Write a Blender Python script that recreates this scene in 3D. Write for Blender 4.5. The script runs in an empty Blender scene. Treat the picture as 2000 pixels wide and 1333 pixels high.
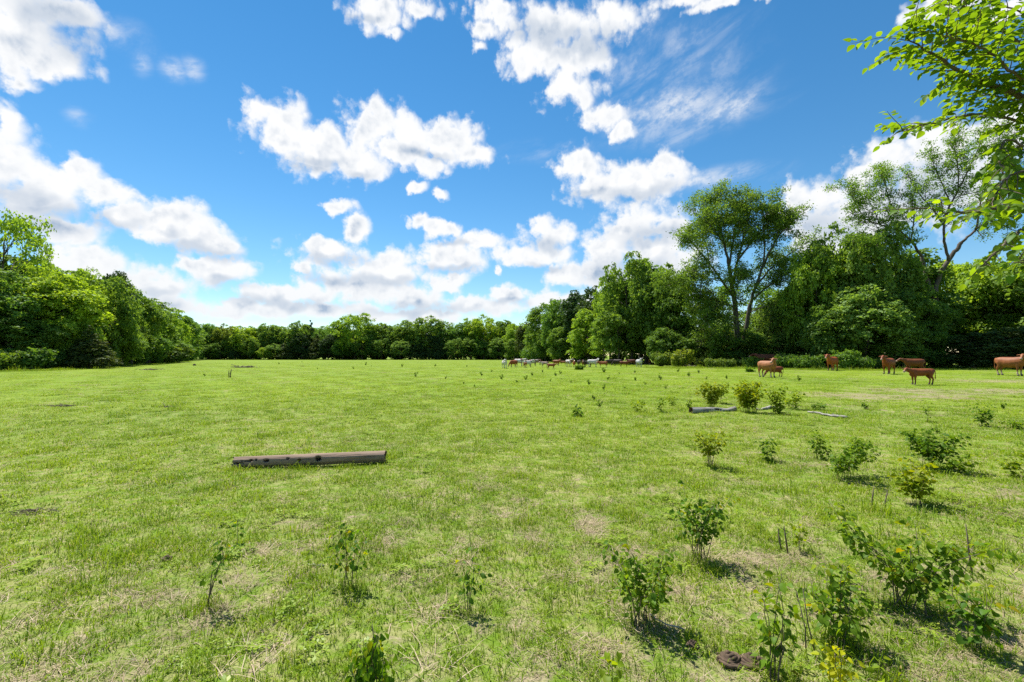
import bpy, math, random
import numpy as np
from mathutils import Vector, Matrix

sc = bpy.context.scene
COL = sc.collection
R = math.radians

# ------------------------------------------------------------------ camera
PITCH = math.atan(28.5 / 888.9)
FPX = 888.9
CAMZ = 1.5
cam_d = bpy.data.cameras.new('camera')
cam_d.lens = 16.0
cam_d.sensor_width = 36.0
cam_d.clip_start = 0.05
cam_d.clip_end = 9000.0
cam = bpy.data.objects.new('camera', cam_d)
COL.objects.link(cam)
cam.location = (0, 0, CAMZ)
cam.rotation_euler = (math.pi / 2 + PITCH, 0, 0)
sc.camera = cam


def ray(px, py):
    """direction (world) of a point of the 2000 x 1333 photograph"""
    X = (px - 1000.0) / FPX
    Y = (666.5 - py) / FPX
    cp, sp = math.cos(PITCH), math.sin(PITCH)
    return np.array([X, cp - Y * sp, sp + Y * cp])


def on_ground(px, py):
    d = ray(px, py)
    t = -CAMZ / d[2]
    return np.array([d[0] * t, d[1] * t, 0.0])


def at(px, py, depth):
    d = ray(px, py)
    t = depth / d[1]
    return np.array([d[0] * t, depth, CAMZ + d[2] * t])


# ------------------------------------------------------------------ sun and sky
SUN_EL = 61.0
SUN_AZ = -33.0          # from +Y towards +X
sd = Vector((math.sin(R(SUN_AZ)) * math.cos(R(SUN_EL)), math.cos(R(SUN_AZ)) * math.cos(R(SUN_EL)), math.sin(R(SUN_EL))))
sun_d = bpy.data.lights.new('sun', 'SUN')
sun_d.energy = 4.3
sun_d.angle = R(0.53)
sun_d.color = (1.0, 0.955, 0.88)
sun = bpy.data.objects.new('sun', sun_d)
COL.objects.link(sun)
sun.rotation_euler = (-sd).to_track_quat('-Z', 'Y').to_euler()
sun.location = (-20, 30, 60)

sc.view_settings.view_transform = 'Standard'
sc.view_settings.look = 'None'
sc.view_settings.gamma = 1.0
sc.view_settings.use_curve_mapping = False
sc.view_settings.exposure = 1.12
EXPO = 2 ** 1.12

SKY_STRENGTH = 0.07
world = bpy.data.worlds.new('World')
sc.world = world
world.use_nodes = True


class NT:
    """short-hand for building node trees"""

    def __init__(self, tree):
        self.t = tree

    def new(self, kind, **kw):
        n = self.t.nodes.new(kind)
        for k, v in kw.items():
            setattr(n, k, v)
        return n

    def put(self, sock, v):
        if isinstance(v, bpy.types.NodeSocket):
            self.t.links.new(v, sock)
        elif v is not None:
            sock.default_value = v

    def m(self, op, a, b=None, c=None, clamp=False):
        n = self.new('ShaderNodeMath', operation=op, use_clamp=clamp)
        self.put(n.inputs[0], a)
        self.put(n.inputs[1], b)
        self.put(n.inputs[2], c)
        return n.outputs[0]

    def v(self, op, a, b=None, c=None):
        n = self.new('ShaderNodeVectorMath', operation=op)
        self.put(n.inputs[0], a)
        if b is not None:
            self.put(n.inputs['Scale'] if op == 'SCALE' else n.inputs[1], b)
        if c is not None:
            self.put(n.inputs[2], c)
        return n.outputs['Value'] if op in ('LENGTH', 'DISTANCE', 'DOT_PRODUCT') else n.outputs[0]

    def ramp(self, x, a, b, lo=0.0, hi=1.0, smooth=True):
        n = self.new('ShaderNodeMapRange', interpolation_type='SMOOTHSTEP' if smooth else 'LINEAR')
        n.clamp = True
        self.put(n.inputs[0], x)
        for i, q in enumerate((a, b, lo, hi)):
            self.put(n.inputs[i + 1], q)
        return n.outputs[0]

    def mix(self, f, a, b, blend='MIX'):
        n = self.new('ShaderNodeMix', data_type='RGBA', blend_type=blend)
        self.put(n.inputs['Factor'], f)
        self.put(n.inputs[6], a if not isinstance(a, tuple) else (*a[:3], 1))
        self.put(n.inputs[7], b if not isinstance(b, tuple) else (*b[:3], 1))
        return n.outputs[2]

    def noise(self, vec, scale, detail=4.0, rough=0.55, dim='3D', dist=0.0, lac=2.0, color=False):
        n = self.new('ShaderNodeTexNoise', noise_dimensions=dim)
        self.put(n.inputs['Vector'], vec)
        n.inputs['Scale'].default_value = scale
        n.inputs['Detail'].default_value = detail
        n.inputs['Roughness'].default_value = rough
        n.inputs['Lacunarity'].default_value = lac
        n.inputs['Distortion'].default_value = dist
        return n.outputs['Color' if color else 'Fac']


# clouds of the photograph: ellipses (centre x, y, radius x, y in photo pixels), turned into azimuth / elevation
CLOUDS = [
    # upper left bank
    (25, 20, 130, 78), (110, 18, 98, 52), (55, 85, 125, 64), (15, 130, 66, 36), (112, 122, 66, 36), (38, 158, 48, 20), (-60, 60, 90, 80),
    
    # left middle bank
    (8, 310, 86, 86), (92, 350, 84, 52), (152, 333, 50, 38), (198, 382, 64, 36), (55, 405, 130, 54), (12, 238, 28, 38), (-70, 330, 80, 110),
    (150, 447, 110, 28), (235, 427, 70, 28), (290, 440, 60, 26),
    (345, 425, 75, 38), (390, 460, 85, 40), (300, 450, 70, 32), (430, 480, 48, 20),
    # lower left
    (185, 518, 100, 36), (285, 556, 90, 28), (125, 508, 50, 20), (335, 592, 60, 20), (220, 590, 90, 28),
    (430, 530, 72, 27), (375, 520, 35, 16),
    # centre cloud
    (508, 215, 38, 34), (560, 245, 62, 55), (640, 290, 95, 48), (735, 245, 62, 52), (800, 265, 75, 48), (885, 270, 62, 45),
    (930, 303, 48, 24), (705, 330, 52, 30), (840, 330, 40, 22), (590, 285, 45, 35),
    (620, 305, 75, 42), (560, 275, 70, 50), (690, 312, 65, 42), (770, 288, 85, 40), (865, 300, 60, 30),
    (815, 368, 22, 13), (858, 380, 18, 12),
    # top centre
    (745, 15, 66, 45), (820, 18, 40, 22), (765, 62, 22, 16),
    (985, 10, 75, 48), (1085, 45, 110, 62), (1195, 25, 95, 58), (945, 55, 34, 26), (1050, 110, 85, 42), (1130, 120, 70, 55),
    (1115, 180, 55, 40), (1185, 228, 55, 28), (1215, 255, 24, 26), (935, 92, 18, 14),
    (1330, -5, 110, 22), (1450, -8, 110, 16),
    # right of centre, stacked
    (1130, 325, 46, 40), (1170, 365, 80, 34), (1255, 360, 95, 38), (1300, 325, 42, 34), (1225, 345, 75, 38),
    (1245, 425, 75, 38), (1290, 450, 60, 24), (1215, 455, 55, 20), (1195, 490, 55, 32), (1280, 500, 90, 45),
    (1170, 530, 55, 35), (1110, 600, 65, 30), (1100, 535, 40, 20), (1240, 560, 100, 60),
    (1070, 462, 55, 36), (1055, 500, 55, 22), (1005, 495, 48, 18), (935, 475, 55, 22), (865, 450, 45, 20), (815, 430, 22, 16),
    (665, 405, 40, 14), (697, 440, 34, 32), (640, 492, 72, 26), (885, 505, 78, 26), (595, 522, 17, 13),
    # low layers
    (760, 530, 85, 36), (690, 560, 110, 30), (560, 575, 105, 20), (480, 605, 110, 18), (630, 605, 150, 16), (800, 585, 75, 28),
    (990, 575, 36, 17), (930, 600, 95, 20), (870, 560, 30, 14), (1060, 585, 40, 22), (820, 618, 110, 14), (890, 543, 26, 12),
    (976, 522, 11, 9),
    # right, behind the big tree
    (1560, 395, 50, 42), (1615, 385, 50, 30), (1680, 345, 55, 45), (1740, 310, 75, 42), (1840, 275, 95, 45), (1950, 255, 80, 50),
    (1650, 450, 110, 70), (1800, 370, 150, 90), (1580, 460, 45, 60),
    (1850, 12, 95, 30), (1950, 25, 70, 25),
]
# thick, grey-bottomed stretches inside them
THICK = [(150, 75, 110, 80), (80, 20, 90, 40), (60, 385, 60, 30), (110, 415, 120, 26), (330, 455, 60, 14), (600, 330, 50, 12), (1150, 380, 60, 14), (1090, 70, 90, 24), (700, 30, 60, 14), (640, 545, 80, 12), (880, 470, 40, 8), (310, 575, 60, 12), (55, 440, 150, 36), (190, 425, 90, 30), (395, 486, 95, 22), (255, 605, 140, 45),
         (620, 318, 60, 18), (700, 345, 40, 14), (830, 300, 70, 14), (1240, 382, 110, 22), (1265, 458, 85, 26), (1250, 540, 130, 55),
         (1062, 478, 50, 14), (1060, 520, 60, 12), (880, 525, 75, 14), (650, 508, 75, 14), (440, 550, 70, 16),
         (740, 552, 110, 16), (560, 592, 160, 14), (820, 608, 150, 14), (990, 590, 40, 9), (1150, 90, 90, 40), (1040, 60, 60, 30),
         (1620, 440, 90, 45), (1800, 380, 130, 70), (1880, 40, 100, 22), (1100, 610, 70, 18)]
CIRRUS = [(1320, 215, 150, 55, 1.0), (1420, 215, 100, 28, 0.9), (1300, 260, 90, 30, 0.7), (1400, 350, 110, 22, 1.0),
          (1360, 150, 120, 80, 0.55), (1090, 295, 110, 22, 0.45), (340, 135, 32, 24, 0.7), (376, 134, 24, 26, 0.7), (1350, 415, 28, 15, 0.8), (1470, 190, 60, 18, 0.6), (1240, 130, 60, 50, 0.6),
          (228, 62, 40, 20, 0.8), (275, 118, 24, 28, 0.75), (155, 228, 30, 20, 0.75), (1330, 75, 120, 50, 0.5), (255, 85, 50, 40, 0.6)]


def azel(px, py):
    d = ray(px, py)
    d = d / np.linalg.norm(d)
    return math.atan2(d[0], d[1]), math.asin(d[2])


def ellipse(c):
    a0, e0 = azel(c[0], c[1])
    a1 = azel(c[0] - c[2], c[1])[0]
    a2 = azel(c[0] + c[2], c[1])[0]
    e1 = azel(c[0], c[1] + c[3])[1]
    e2 = azel(c[0], c[1] - c[3])[1]
    return a0, e0, max(abs(a2 - a1) / 2, 1e-3), max(abs(e2 - e1) / 2, 1e-3)


def cloud_group():
    g = bpy.data.node_groups.new('cloud_density', 'ShaderNodeTree')
    g.interface.new_socket('Angles', in_out='INPUT', socket_type='NodeSocketVector')
    g.interface.new_socket('Density', in_out='OUTPUT', socket_type='NodeSocketFloat')
    n = NT(g)
    gi = n.new('NodeGroupInput')
    go = n.new('NodeGroupOutput')
    p = gi.outputs[0]
    # ragged outline: the ellipses are looked up at a place shifted by noise
    w1 = n.noise(p, 13.0, 5.0, 0.62, '2D', color=True)
    w = n.v('MULTIPLY_ADD', w1, (0.052, 0.042, 0.0), (-0.026, -0.021, 0.0))
    pw = n.v('ADD', p, w)
    dist = None
    for c in CLOUDS:
        a, e, ra, re = ellipse(c if c[1] < 485 else (c[0], c[1], c[2] * 1.12, c[3] * 1.15))
        q = n.v('MULTIPLY_ADD', pw, (1 / ra, 1 / re, 0.0), (-a / ra, -e / re, 0.0))
        d = n.v('LENGTH', q)
        if dist is None:
            dist = d
        else:
            k = n.new('ShaderNodeMath', operation='SMOOTH_MIN')
            n.put(k.inputs[0], dist)
            n.put(k.inputs[1], d)
            k.inputs[2].default_value = 0.30
            dist = k.outputs[0]
    blob = n.m('SUBTRACT', 1.27, dist)
    # the same kind of scattered cumulus goes on round the rest of the sky
    sp = n.new('ShaderNodeSeparateXYZ')
    n.put(sp.inputs[0], p)
    az, el = sp.outputs[0], sp.outputs[1]
    out = n.ramp(n.m('ABSOLUTE', az), 0.86, 1.02)
    up = n.ramp(el, 0.62, 0.75)
    outside = n.m('MAXIMUM', out, up)
    inv = n.m('DIVIDE', 1.0, n.m('ADD', n.m('SINE', n.m('MAXIMUM', el, 0.0)), 0.16))
    ce = n.m('COSINE', el)
    cmb = n.new('ShaderNodeCombineXYZ')
    n.put(cmb.inputs[0], n.m('MULTIPLY', n.m('MULTIPLY', n.m('SINE', az), ce), inv))
    n.put(cmb.inputs[1], n.m('MULTIPLY', n.m('MULTIPLY', n.m('COSINE', az), ce), inv))
    g1 = n.noise(cmb.outputs[0], 1.35, 3.0, 0.5, '2D')
    generic = n.m('MULTIPLY_ADD', g1, 5.0, -2.75)
    blob2 = n.m('ADD', n.m('MULTIPLY', n.m('MAXIMUM', blob, -1.5), n.m('SUBTRACT', 1.0, outside)),
                n.m('MULTIPLY', generic, outside))
    # billows
    n1 = n.noise(p, 26.0, 6.0, 0.6, '2D')
    vo = n.new('ShaderNodeTexVoronoi', voronoi_dimensions='2D', feature='F1')
    n.put(vo.inputs['Vector'], pw)
    vo.inputs['Scale'].default_value = 20.0
    vo.inputs['Detail'].default_value = 2.0
    vo.inputs['Roughness'].default_value = 0.55
    r = n.m('MULTIPLY_ADD', n1, 1.15, -0.56)
    r2 = n.m('MULTIPLY_ADD', vo.outputs['Distance'], -0.55, 0.24)
    n.put(go.inputs[0], n.m('ADD', blob2, n.m('ADD', r, r2)))
    return g


def build_world():
    n = NT(world.node_tree)
    world.node_tree.nodes.clear()
    out = n.new('ShaderNodeOutputWorld')
    bg = n.new('ShaderNodeBackground')
    bg.inputs['Strength'].default_value = SKY_STRENGTH
    sky = n.new('ShaderNodeTexSky', sky_type='NISHITA')
    sky.sun_disc = False
    sky.sun_elevation = R(SUN_EL)
    sky.sun_rotation = R(SUN_AZ)
    sky.altitude = 100.0
    sky.air_density = 1.0
    sky.dust_density = 0.0
    sky.ozone_density = 2.2
    # clear, strongly blue air
    hs = n.new('ShaderNodeHueSaturation')
    hs.inputs['Saturation'].default_value = SKY_SAT
    hs.inputs['Value'].default_value = SKY_VAL
    hs.inputs['Hue'].default_value = SKY_HUE
    n.put(hs.inputs['Color'], sky.outputs[0])
    tc = n.new('ShaderNodeTexCoord')
    d = tc.outputs['Generated']
    sp = n.new('ShaderNodeSeparateXYZ')
    n.put(sp.inputs[0], d)
    az = n.m('ARCTAN2', sp.outputs[0], sp.outputs[1])
    el = n.m('ARCSINE', sp.outputs[2])
    cmb = n.new('ShaderNodeCombineXYZ')
    n.put(cmb.inputs[0], az)
    n.put(cmb.inputs[1], el)
    p = cmb.outputs[0]
    grp = cloud_group()

    def dens(pp):
        k = n.new('ShaderNodeGroup', node_tree=grp)
        n.put(k.inputs[0], pp)
        return k.outputs[0]

    d0 = dens(p)
    a = n.ramp(d0, -0.12, 0.56)
    a = n.m('MULTIPLY', a, n.ramp(el, -0.01, 0.02))
    # light from above and left: billows facing it are bright, thick undersides grey
    p2 = n.v('MULTIPLY_ADD', n.noise(p, 9.0, 3.0, 0.6, '2D', color=True), (0.09, 0.06, 0.0), (-0.045, -0.03, 0.0))
    p2 = n.v('ADD', p, p2)
    th = None
    for c in THICK:
        aa, ee, ra, re = ellipse(c)
        w = n.v('LENGTH', n.v('MULTIPLY_ADD', p2, (1 / ra, 1 / re, 0.0), (-aa / ra, -ee / re, 0.0)))
        th = w if th is None else n.m('MINIMUM', th, w)
    th = n.ramp(th, 1.25, 0.25)
    h0 = n.noise(p, 14.0, 5.0, 0.55, '2D')
    h1 = n.noise(n.v('ADD', p, (-0.010, 0.022, 0.0)), 14.0, 3.0, 0.55, '2D')
    relief = n.m('SUBTRACT', h0, h1)
    core = n.ramp(d0, 0.35, 1.5)
    lit = n.m('MULTIPLY_ADD', n.m('MULTIPLY', relief, core), 3.0, 1.0)
    lit = n.m('SUBTRACT', lit, n.m('MULTIPLY', core, 0.18))
    lit = n.m('SUBTRACT', lit, n.m('MULTIPLY', th, 0.54), clamp=True)
    k = 1.0 / (SKY_STRENGTH * EXPO)
    cc = n.mix(lit, (0.36 * k, 0.475 * k, 0.64 * k), (1.0 * k, 1.01 * k, 1.02 * k))
    # clouds low over the field are seen through more air
    low = n.ramp(el, 0.0, 0.22, 0.30, 0.0)
    cc = n.mix(low, cc, (0.66 * k, 0.76 * k, 0.86 * k))
    # thin high cloud, drawn out in streaks
    pr = n.new('ShaderNodeVectorRotate', rotation_type='Z_AXIS')
    n.put(pr.inputs['Vector'], p)
    pr.inputs['Angle'].default_value = R(-20)
    st = n.noise(n.v('MULTIPLY', pr.outputs[0], (6.0, 17.0, 1.0)), 1.0, 7.0, 0.62, '2D', dist=0.45)
    pw_ = n.v('MULTIPLY', pr.outputs[0], (0.6, 1.0, 1.0))
    cov = None
    for c in CIRRUS:
        aa, ee, ra, re = ellipse(c)
        q = n.v('MULTIPLY_ADD', p, (1 / ra, 1 / re, 0.0), (-aa / ra, -ee / re, 0.0))
        w = n.m('MULTIPLY', n.ramp(n.v('LENGTH', q), 1.6, 0.0), c[4])
        cov = w if cov is None else n.m('MAXIMUM', cov, w)
    ci = n.m('MULTIPLY', cov, n.ramp(n.m('ADD', st, n.m('MULTIPLY_ADD', cov, 0.22, -0.08)), 0.30, 0.78), clamp=True)
    ci = n.m('MULTIPLY', ci, n.ramp(n.noise(pw_, 34.0, 5.0, 0.65, '2D'), 0.34, 0.62, 0.30, 1.0))
    ci = n.m('MULTIPLY', ci, 0.95, clamp=True)
    col = n.mix(ci, hs.outputs[0], (0.86 * k, 0.9 * k, 0.96 * k))
    col = n.mix(a, col, cc)
    n.put(bg.inputs['Color'], col)
    world.node_tree.links.new(bg.outputs[0], out.inputs['Surface'])


SKY_SAT, SKY_VAL, SKY_HUE = 1.30, 0.96, 0.493
build_world()
sc.cycles.use_denoising = False
sc.cycles.max_bounces = 8
sc.cycles.transparent_max_bounces = 4
world.cycles.sampling_method = 'NONE'

# ------------------------------------------------------------------ helpers
def mesh_np(name, V, tris=None, quads=None, smooth=True, mats=()):
    V = np.asarray(V, dtype=np.float32).reshape(-1, 3)
    parts = []
    if tris is not None and len(tris):
        parts.append(np.asarray(tris, dtype=np.int32).reshape(-1, 3))
    if quads is not None and len(quads):
        parts.append(np.asarray(quads, dtype=np.int32).reshape(-1, 4))
    me = bpy.data.meshes.new(name)
    me.vertices.add(len(V))
    me.vertices.foreach_set('co', V.ravel())
    loops = np.concatenate([p.ravel() for p in parts])
    sizes = np.concatenate([np.full(len(p), p.shape[1], dtype=np.int32) for p in parts])
    starts = np.concatenate([[0], np.cumsum(sizes)[:-1]]).astype(np.int32)
    me.loops.add(len(loops))
    me.loops.foreach_set('vertex_index', loops)
    me.polygons.add(len(sizes))
    me.polygons.foreach_set('loop_start', starts)
    me.polygons.foreach_set('loop_total', sizes)
    me.polygons.foreach_set('use_smooth', np.full(len(sizes), smooth, dtype=bool))
    for m in mats:
        me.materials.append(m)
    me.update(calc_edges=True)
    return me


def link(name, data, parent=None, loc=None, rot=None, scale=None):
    o = bpy.data.objects.new(name, data)
    COL.objects.link(o)
    if parent is not None:
        o.parent = parent
    if loc is not None:
        o.location = loc
    if rot is not None:
        o.rotation_euler = rot
    if scale is not None:
        o.scale = scale
    return o


def thing(name, label, cat, loc=(0, 0, 0), rz=0.0, group=None, data=None):
    o = link(name, data, loc=loc, rot=(0, 0, rz))
    o['label'] = label
    o['category'] = cat
    if group:
        o['group'] = group
    return o


def copy_tree(o, parent=None):
    c = o.copy()
    COL.objects.link(c)
    if parent is not None:
        c.parent = parent
    for ch in list(o.children):
        copy_tree(ch, c)
    return c


class Geo:
    """collects tubes and polygons in numpy, then makes one mesh"""

    def __init__(self):
        self.V, self.T, self.Q, self.n = [], [], [], 0

    def add(self, V, tris=None, quads=None):
        V = np.asarray(V, dtype=float).reshape(-1, 3)
        if tris is not None and len(tris):
            self.T.append(np.asarray(tris, dtype=int).reshape(-1, 3) + self.n)
        if quads is not None and len(quads):
            self.Q.append(np.asarray(quads, dtype=int).reshape(-1, 4) + self.n)
        self.V.append(V)
        self.n += len(V)

    def tube(self, pts, rad, seg=6, cap=True, ell=None, up=(0, 0, 1)):
        """loft round pts; rad: radius per point, or ell: list of (half width, half height)"""
        P = np.asarray(pts, dtype=float)
        n = len(P)
        T = np.gradient(P, axis=0)
        T /= np.linalg.norm(T, axis=1)[:, None] + 1e-9
        ref = np.array(up, dtype=float)
        if abs(np.dot(T[0], ref)) > 0.9:
            ref = np.array([1.0, 0.0, 0.0]) if abs(T[0][0]) < 0.9 else np.array([0, 1.0, 0])
        a = np.linspace(0, 2 * math.pi, seg, endpoint=False)
        rows = []
        s = None
        for i in range(n):
            if s is None or ell is not None:
                s = np.cross(T[i], ref)
            else:
                s = s - T[i] * np.dot(s, T[i])
            s /= np.linalg.norm(s) + 1e-9
            u = np.cross(s, T[i])
            rw, rh = (rad[i], rad[i]) if ell is None else ell[i]
            rows.append(P[i] + np.outer(np.cos(a) * rw, s) + np.outer(np.sin(a) * rh, u))
        V = np.concatenate(rows)
        q = []
        k = np.arange(seg)
        k2 = (k + 1) % seg
        for i in range(n - 1):
            q.append(np.stack([i * seg + k, i * seg + k2, (i + 1) * seg + k2, (i + 1) * seg + k], axis=1))
        tris = []
        if cap:
            V = np.concatenate([V, P[:1], P[-1:]])
            c0, c1 = n * seg, n * seg + 1
            tris = [np.stack([np.full(seg, c0), k2, k], 1), np.stack([np.full(seg, c1), (n - 1) * seg + k, (n - 1) * seg + k2], 1)]
            tris = np.concatenate(tris)
        self.add(V, tris, np.concatenate(q))

    def mesh(self, name, mat, smooth=True):
        return mesh_np(name, np.concatenate(self.V), np.concatenate(self.T) if self.T else None,
                       np.concatenate(self.Q) if self.Q else None, smooth, (mat,) if mat else ())


def unit(v):
    v = np.asarray(v, dtype=float)
    return v / (np.linalg.norm(v, axis=-1, keepdims=True) + 1e-9)


def cards(rng, C, N, S, long=1.35):
    """folded leaf-cluster blades: centres C, normals N, sizes S -> verts, tris"""
    n = len(C)
    N = unit(N)
    t = unit(np.cross(N, rng.normal(size=(n, 3))))
    b = np.cross(N, t)
    S = S[:, None]
    w = rng.uniform(0.38, 0.6, (n, 1))
    f = rng.uniform(0.05, 0.28, (n, 1))
    v0 = C - b * S * 0.62 * long / 1.35
    v2 = C + b * S * 0.72 * long / 1.35
    v1 = C + t * S * w + N * S * f + b * S * rng.uniform(-0.25, 0.2, (n, 1))
    v3 = C - t * S * w + N * S * f + b * S * rng.uniform(-0.25, 0.2, (n, 1))
    V = np.stack([v0, v1, v2, v3], 1).reshape(-1, 3)
    i = np.arange(n)[:, None] * 4
    T = np.concatenate([i + [0, 1, 2], i + [0, 2, 3]], 1).reshape(-1, 3)
    return V, T


# ------------------------------------------------------------------ materials
def new_mat(name):
    m = bpy.data.materials.new(name)
    m.use_nodes = True
    m.node_tree.nodes.clear()
    return m, NT(m.node_tree)


def foliage_mat(name, lo, hi, trans=0.42, gloss=0.014, clump=0.6, rough=0.55, tmul=(1.35, 1.25, 0.6)):
    m, n = new_mat(name)
    geo = n.new('ShaderNodeNewGeometry')
    oi = n.new('ShaderNodeObjectInfo')
    big = n.noise(geo.outputs['Position'], clump, 2.0, 0.5)
    f = n.m('ADD', n.m('MULTIPLY', geo.outputs['Random Per Island'], 0.62), n.m('MULTIPLY_ADD', big, 1.3, -0.46), clamp=True)
    c = n.mix(f, lo, hi)
    c = n.mix(1.0, c, oi.outputs['Color'], 'MULTIPLY')
    d = n.new('ShaderNodeBsdfDiffuse')
    n.put(d.inputs['Color'], c)
    t = n.new('ShaderNodeBsdfTranslucent')
    n.put(t.inputs['Color'], n.mix(1.0, c, tmul, 'MULTIPLY'))
    a = n.new('ShaderNodeMixShader')
    a.inputs[0].default_value = trans
    n.t.links.new(d.outputs[0], a.inputs[1])
    n.t.links.new(t.outputs[0], a.inputs[2])
    g = n.new('ShaderNodeBsdfGlossy')
    g.inputs['Roughness'].default_value = rough
    g.inputs['Color'].default_value = (0.9, 0.95, 1, 1)
    b = n.new('ShaderNodeMixShader')
    b.inputs[0].default_value = gloss
    n.t.links.new(a.outputs[0], b.inputs[1])
    n.t.links.new(g.outputs[0], b.inputs[2])
    o = n.new('ShaderNodeOutputMaterial')
    n.t.links.new(b.outputs[0], o.inputs['Surface'])
    return m


def solid_mat(name, lo, hi, scale=8.0, rough=0.85, stretch=(1, 1, 1), bump=0.4, bumpd=0.01, objcol=False, coords='Object', detail=6.0):
    m, n = new_mat(name)
    tc = n.new('ShaderNodeTexCoord')
    p = n.v('MULTIPLY', tc.outputs[coords], stretch)
    x = n.noise(p, scale, detail, 0.65)
    y = n.noise(p, scale * 0.23, 2.0, 0.5)
    f = n.m('MULTIPLY_ADD', x, 1.5, n.m('MULTIPLY_ADD', y, 0.9, -0.75), clamp=True)
    c = n.mix(f, lo, hi)
    if objcol:
        oi = n.new('ShaderNodeObjectInfo')
        c = n.mix(1.0, c, oi.outputs['Color'], 'MULTIPLY')
    bs = n.new('ShaderNodeBsdfPrincipled')
    n.put(bs.inputs['Base Color'], c)
    bs.inputs['Roughness'].default_value = rough
    bs.inputs['Specular IOR Level'].default_value = 0.25
    if bump:
        bp = n.new('ShaderNodeBump')
        bp.inputs['Strength'].default_value = bump
        bp.inputs['Distance'].default_value = bumpd
        n.put(bp.inputs['Height'], x)
        n.put(bs.inputs['Normal'], bp.outputs[0])
    o = n.new('ShaderNodeOutputMaterial')
    n.t.links.new(bs.outputs[0], o.inputs['Surface'])
    return m


M = {}
M['bark'] = solid_mat('bark', (0.045, 0.037, 0.03), (0.15, 0.127, 0.105), 5.0, 0.9, (1, 1, 0.25), 0.8, 0.03)
M['twig_bark'] = solid_mat('twig_bark', (0.07, 0.052, 0.036), (0.2, 0.165, 0.12), 30.0, 0.85, (1, 1, 0.4), 0.4, 0.003)
M['leaf_tree'] = foliage_mat('leaf_tree', (0.075, 0.155, 0.024), (0.205, 0.32, 0.048), trans=0.5)
M['leaf_cedar'] = foliage_mat('leaf_cedar', (0.035, 0.075, 0.02), (0.085, 0.135, 0.038), trans=0.35)
M['leaf_bush'] = foliage_mat('leaf_bush', (0.08, 0.15, 0.02), (0.21, 0.29, 0.038), clump=1.5)
M['leaf_near'] = foliage_mat('leaf_near', (0.06, 0.145, 0.014), (0.15, 0.26, 0.022), trans=0.6, gloss=0.012, clump=3.0, rough=0.5, tmul=(2.0, 1.6, 0.35))
M['leaf_shrub'] = foliage_mat('leaf_shrub', (0.055, 0.135, 0.010), (0.19, 0.285, 0.020), trans=0.5, gloss=0.007, clump=6.0, rough=0.5, tmul=(1.6, 1.35, 0.4))


# ------------------------------------------------------------------ ground
def zg(x, y):
    """gentle swells of the pasture"""
    x = np.asarray(x, dtype=float)
    y = np.asarray(y, dtype=float)
    near = 1.0 / (1.0 + ((x * x + y * y) / 3600.0))
    return near * (0.022 * np.sin(x * 0.9 + 0.6) * np.cos(y * 0.8) + 0.014 * np.sin(x * 2.3 + y * 1.7))


def put_z(p, dz=0.0):
    return (float(p[0]), float(p[1]), float(zg(p[0], p[1])) + dz)


DIRT = [on_ground(1890, 766), on_ground(1640, 770), on_ground(1780, 778), on_ground(1990, 745)]


def dryness(n, pos):
    """where thatch and bare soil show between the blades; the same nodes drive the ground and the blades"""
    sp = n.new('ShaderNodeSeparateXYZ')
    n.put(sp.inputs[0], pos)
    cb = n.new('ShaderNodeCombineXYZ')
    n.put(cb.inputs[0], sp.outputs[0])
    n.put(cb.inputs[1], sp.outputs[1])
    p = cb.outputs[0]
    n1 = n.noise(p, 3.6, 6.0, 0.7)
    n2 = n.noise(p, 0.33, 2.0, 0.5)
    v = n.m('MULTIPLY_ADD', n1, 0.76, n.m('MULTIPLY', n2, 0.24))
    v = n.m('ADD', v, n.ramp(sp.outputs[1], 9.0, 1.5, 0.0, 0.045))
    v = n.m('ADD', v, n.ramp(n.m('SUBTRACT', sp.outputs[0], n.m('MULTIPLY', sp.outputs[1], 0.25)), -1.0, 2.5, 0.0, 0.012))
    patch = None
    for c, rx, ry in ((DIRT[0], 5.2, 2.6), (DIRT[1], 2.2, 1.6), (DIRT[2], 3.0, 1.6), (DIRT[3], 5.0, 3.0)):
        w = n.v('LENGTH', n.v('MULTIPLY_ADD', p, (1 / rx, 1 / ry, 0), (-c[0] / rx, -c[1] / ry, 0)))
        patch = w if patch is None else n.m('MINIMUM', patch, w)
    v = n.m('ADD', v, n.ramp(patch, 1.35, 0.3, 0.0, 0.088))
    return n.ramp(v, 0.518, 0.65)


def hue_field(n, pos):
    a = n.noise(pos, 0.13, 3.0, 0.6)
    b = n.noise(pos, 1.1, 3.0, 0.6)
    return n.m('MULTIPLY_ADD', a, 1.9, n.m('MULTIPLY_ADD', b, 1.5, -1.2), clamp=True)


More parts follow.
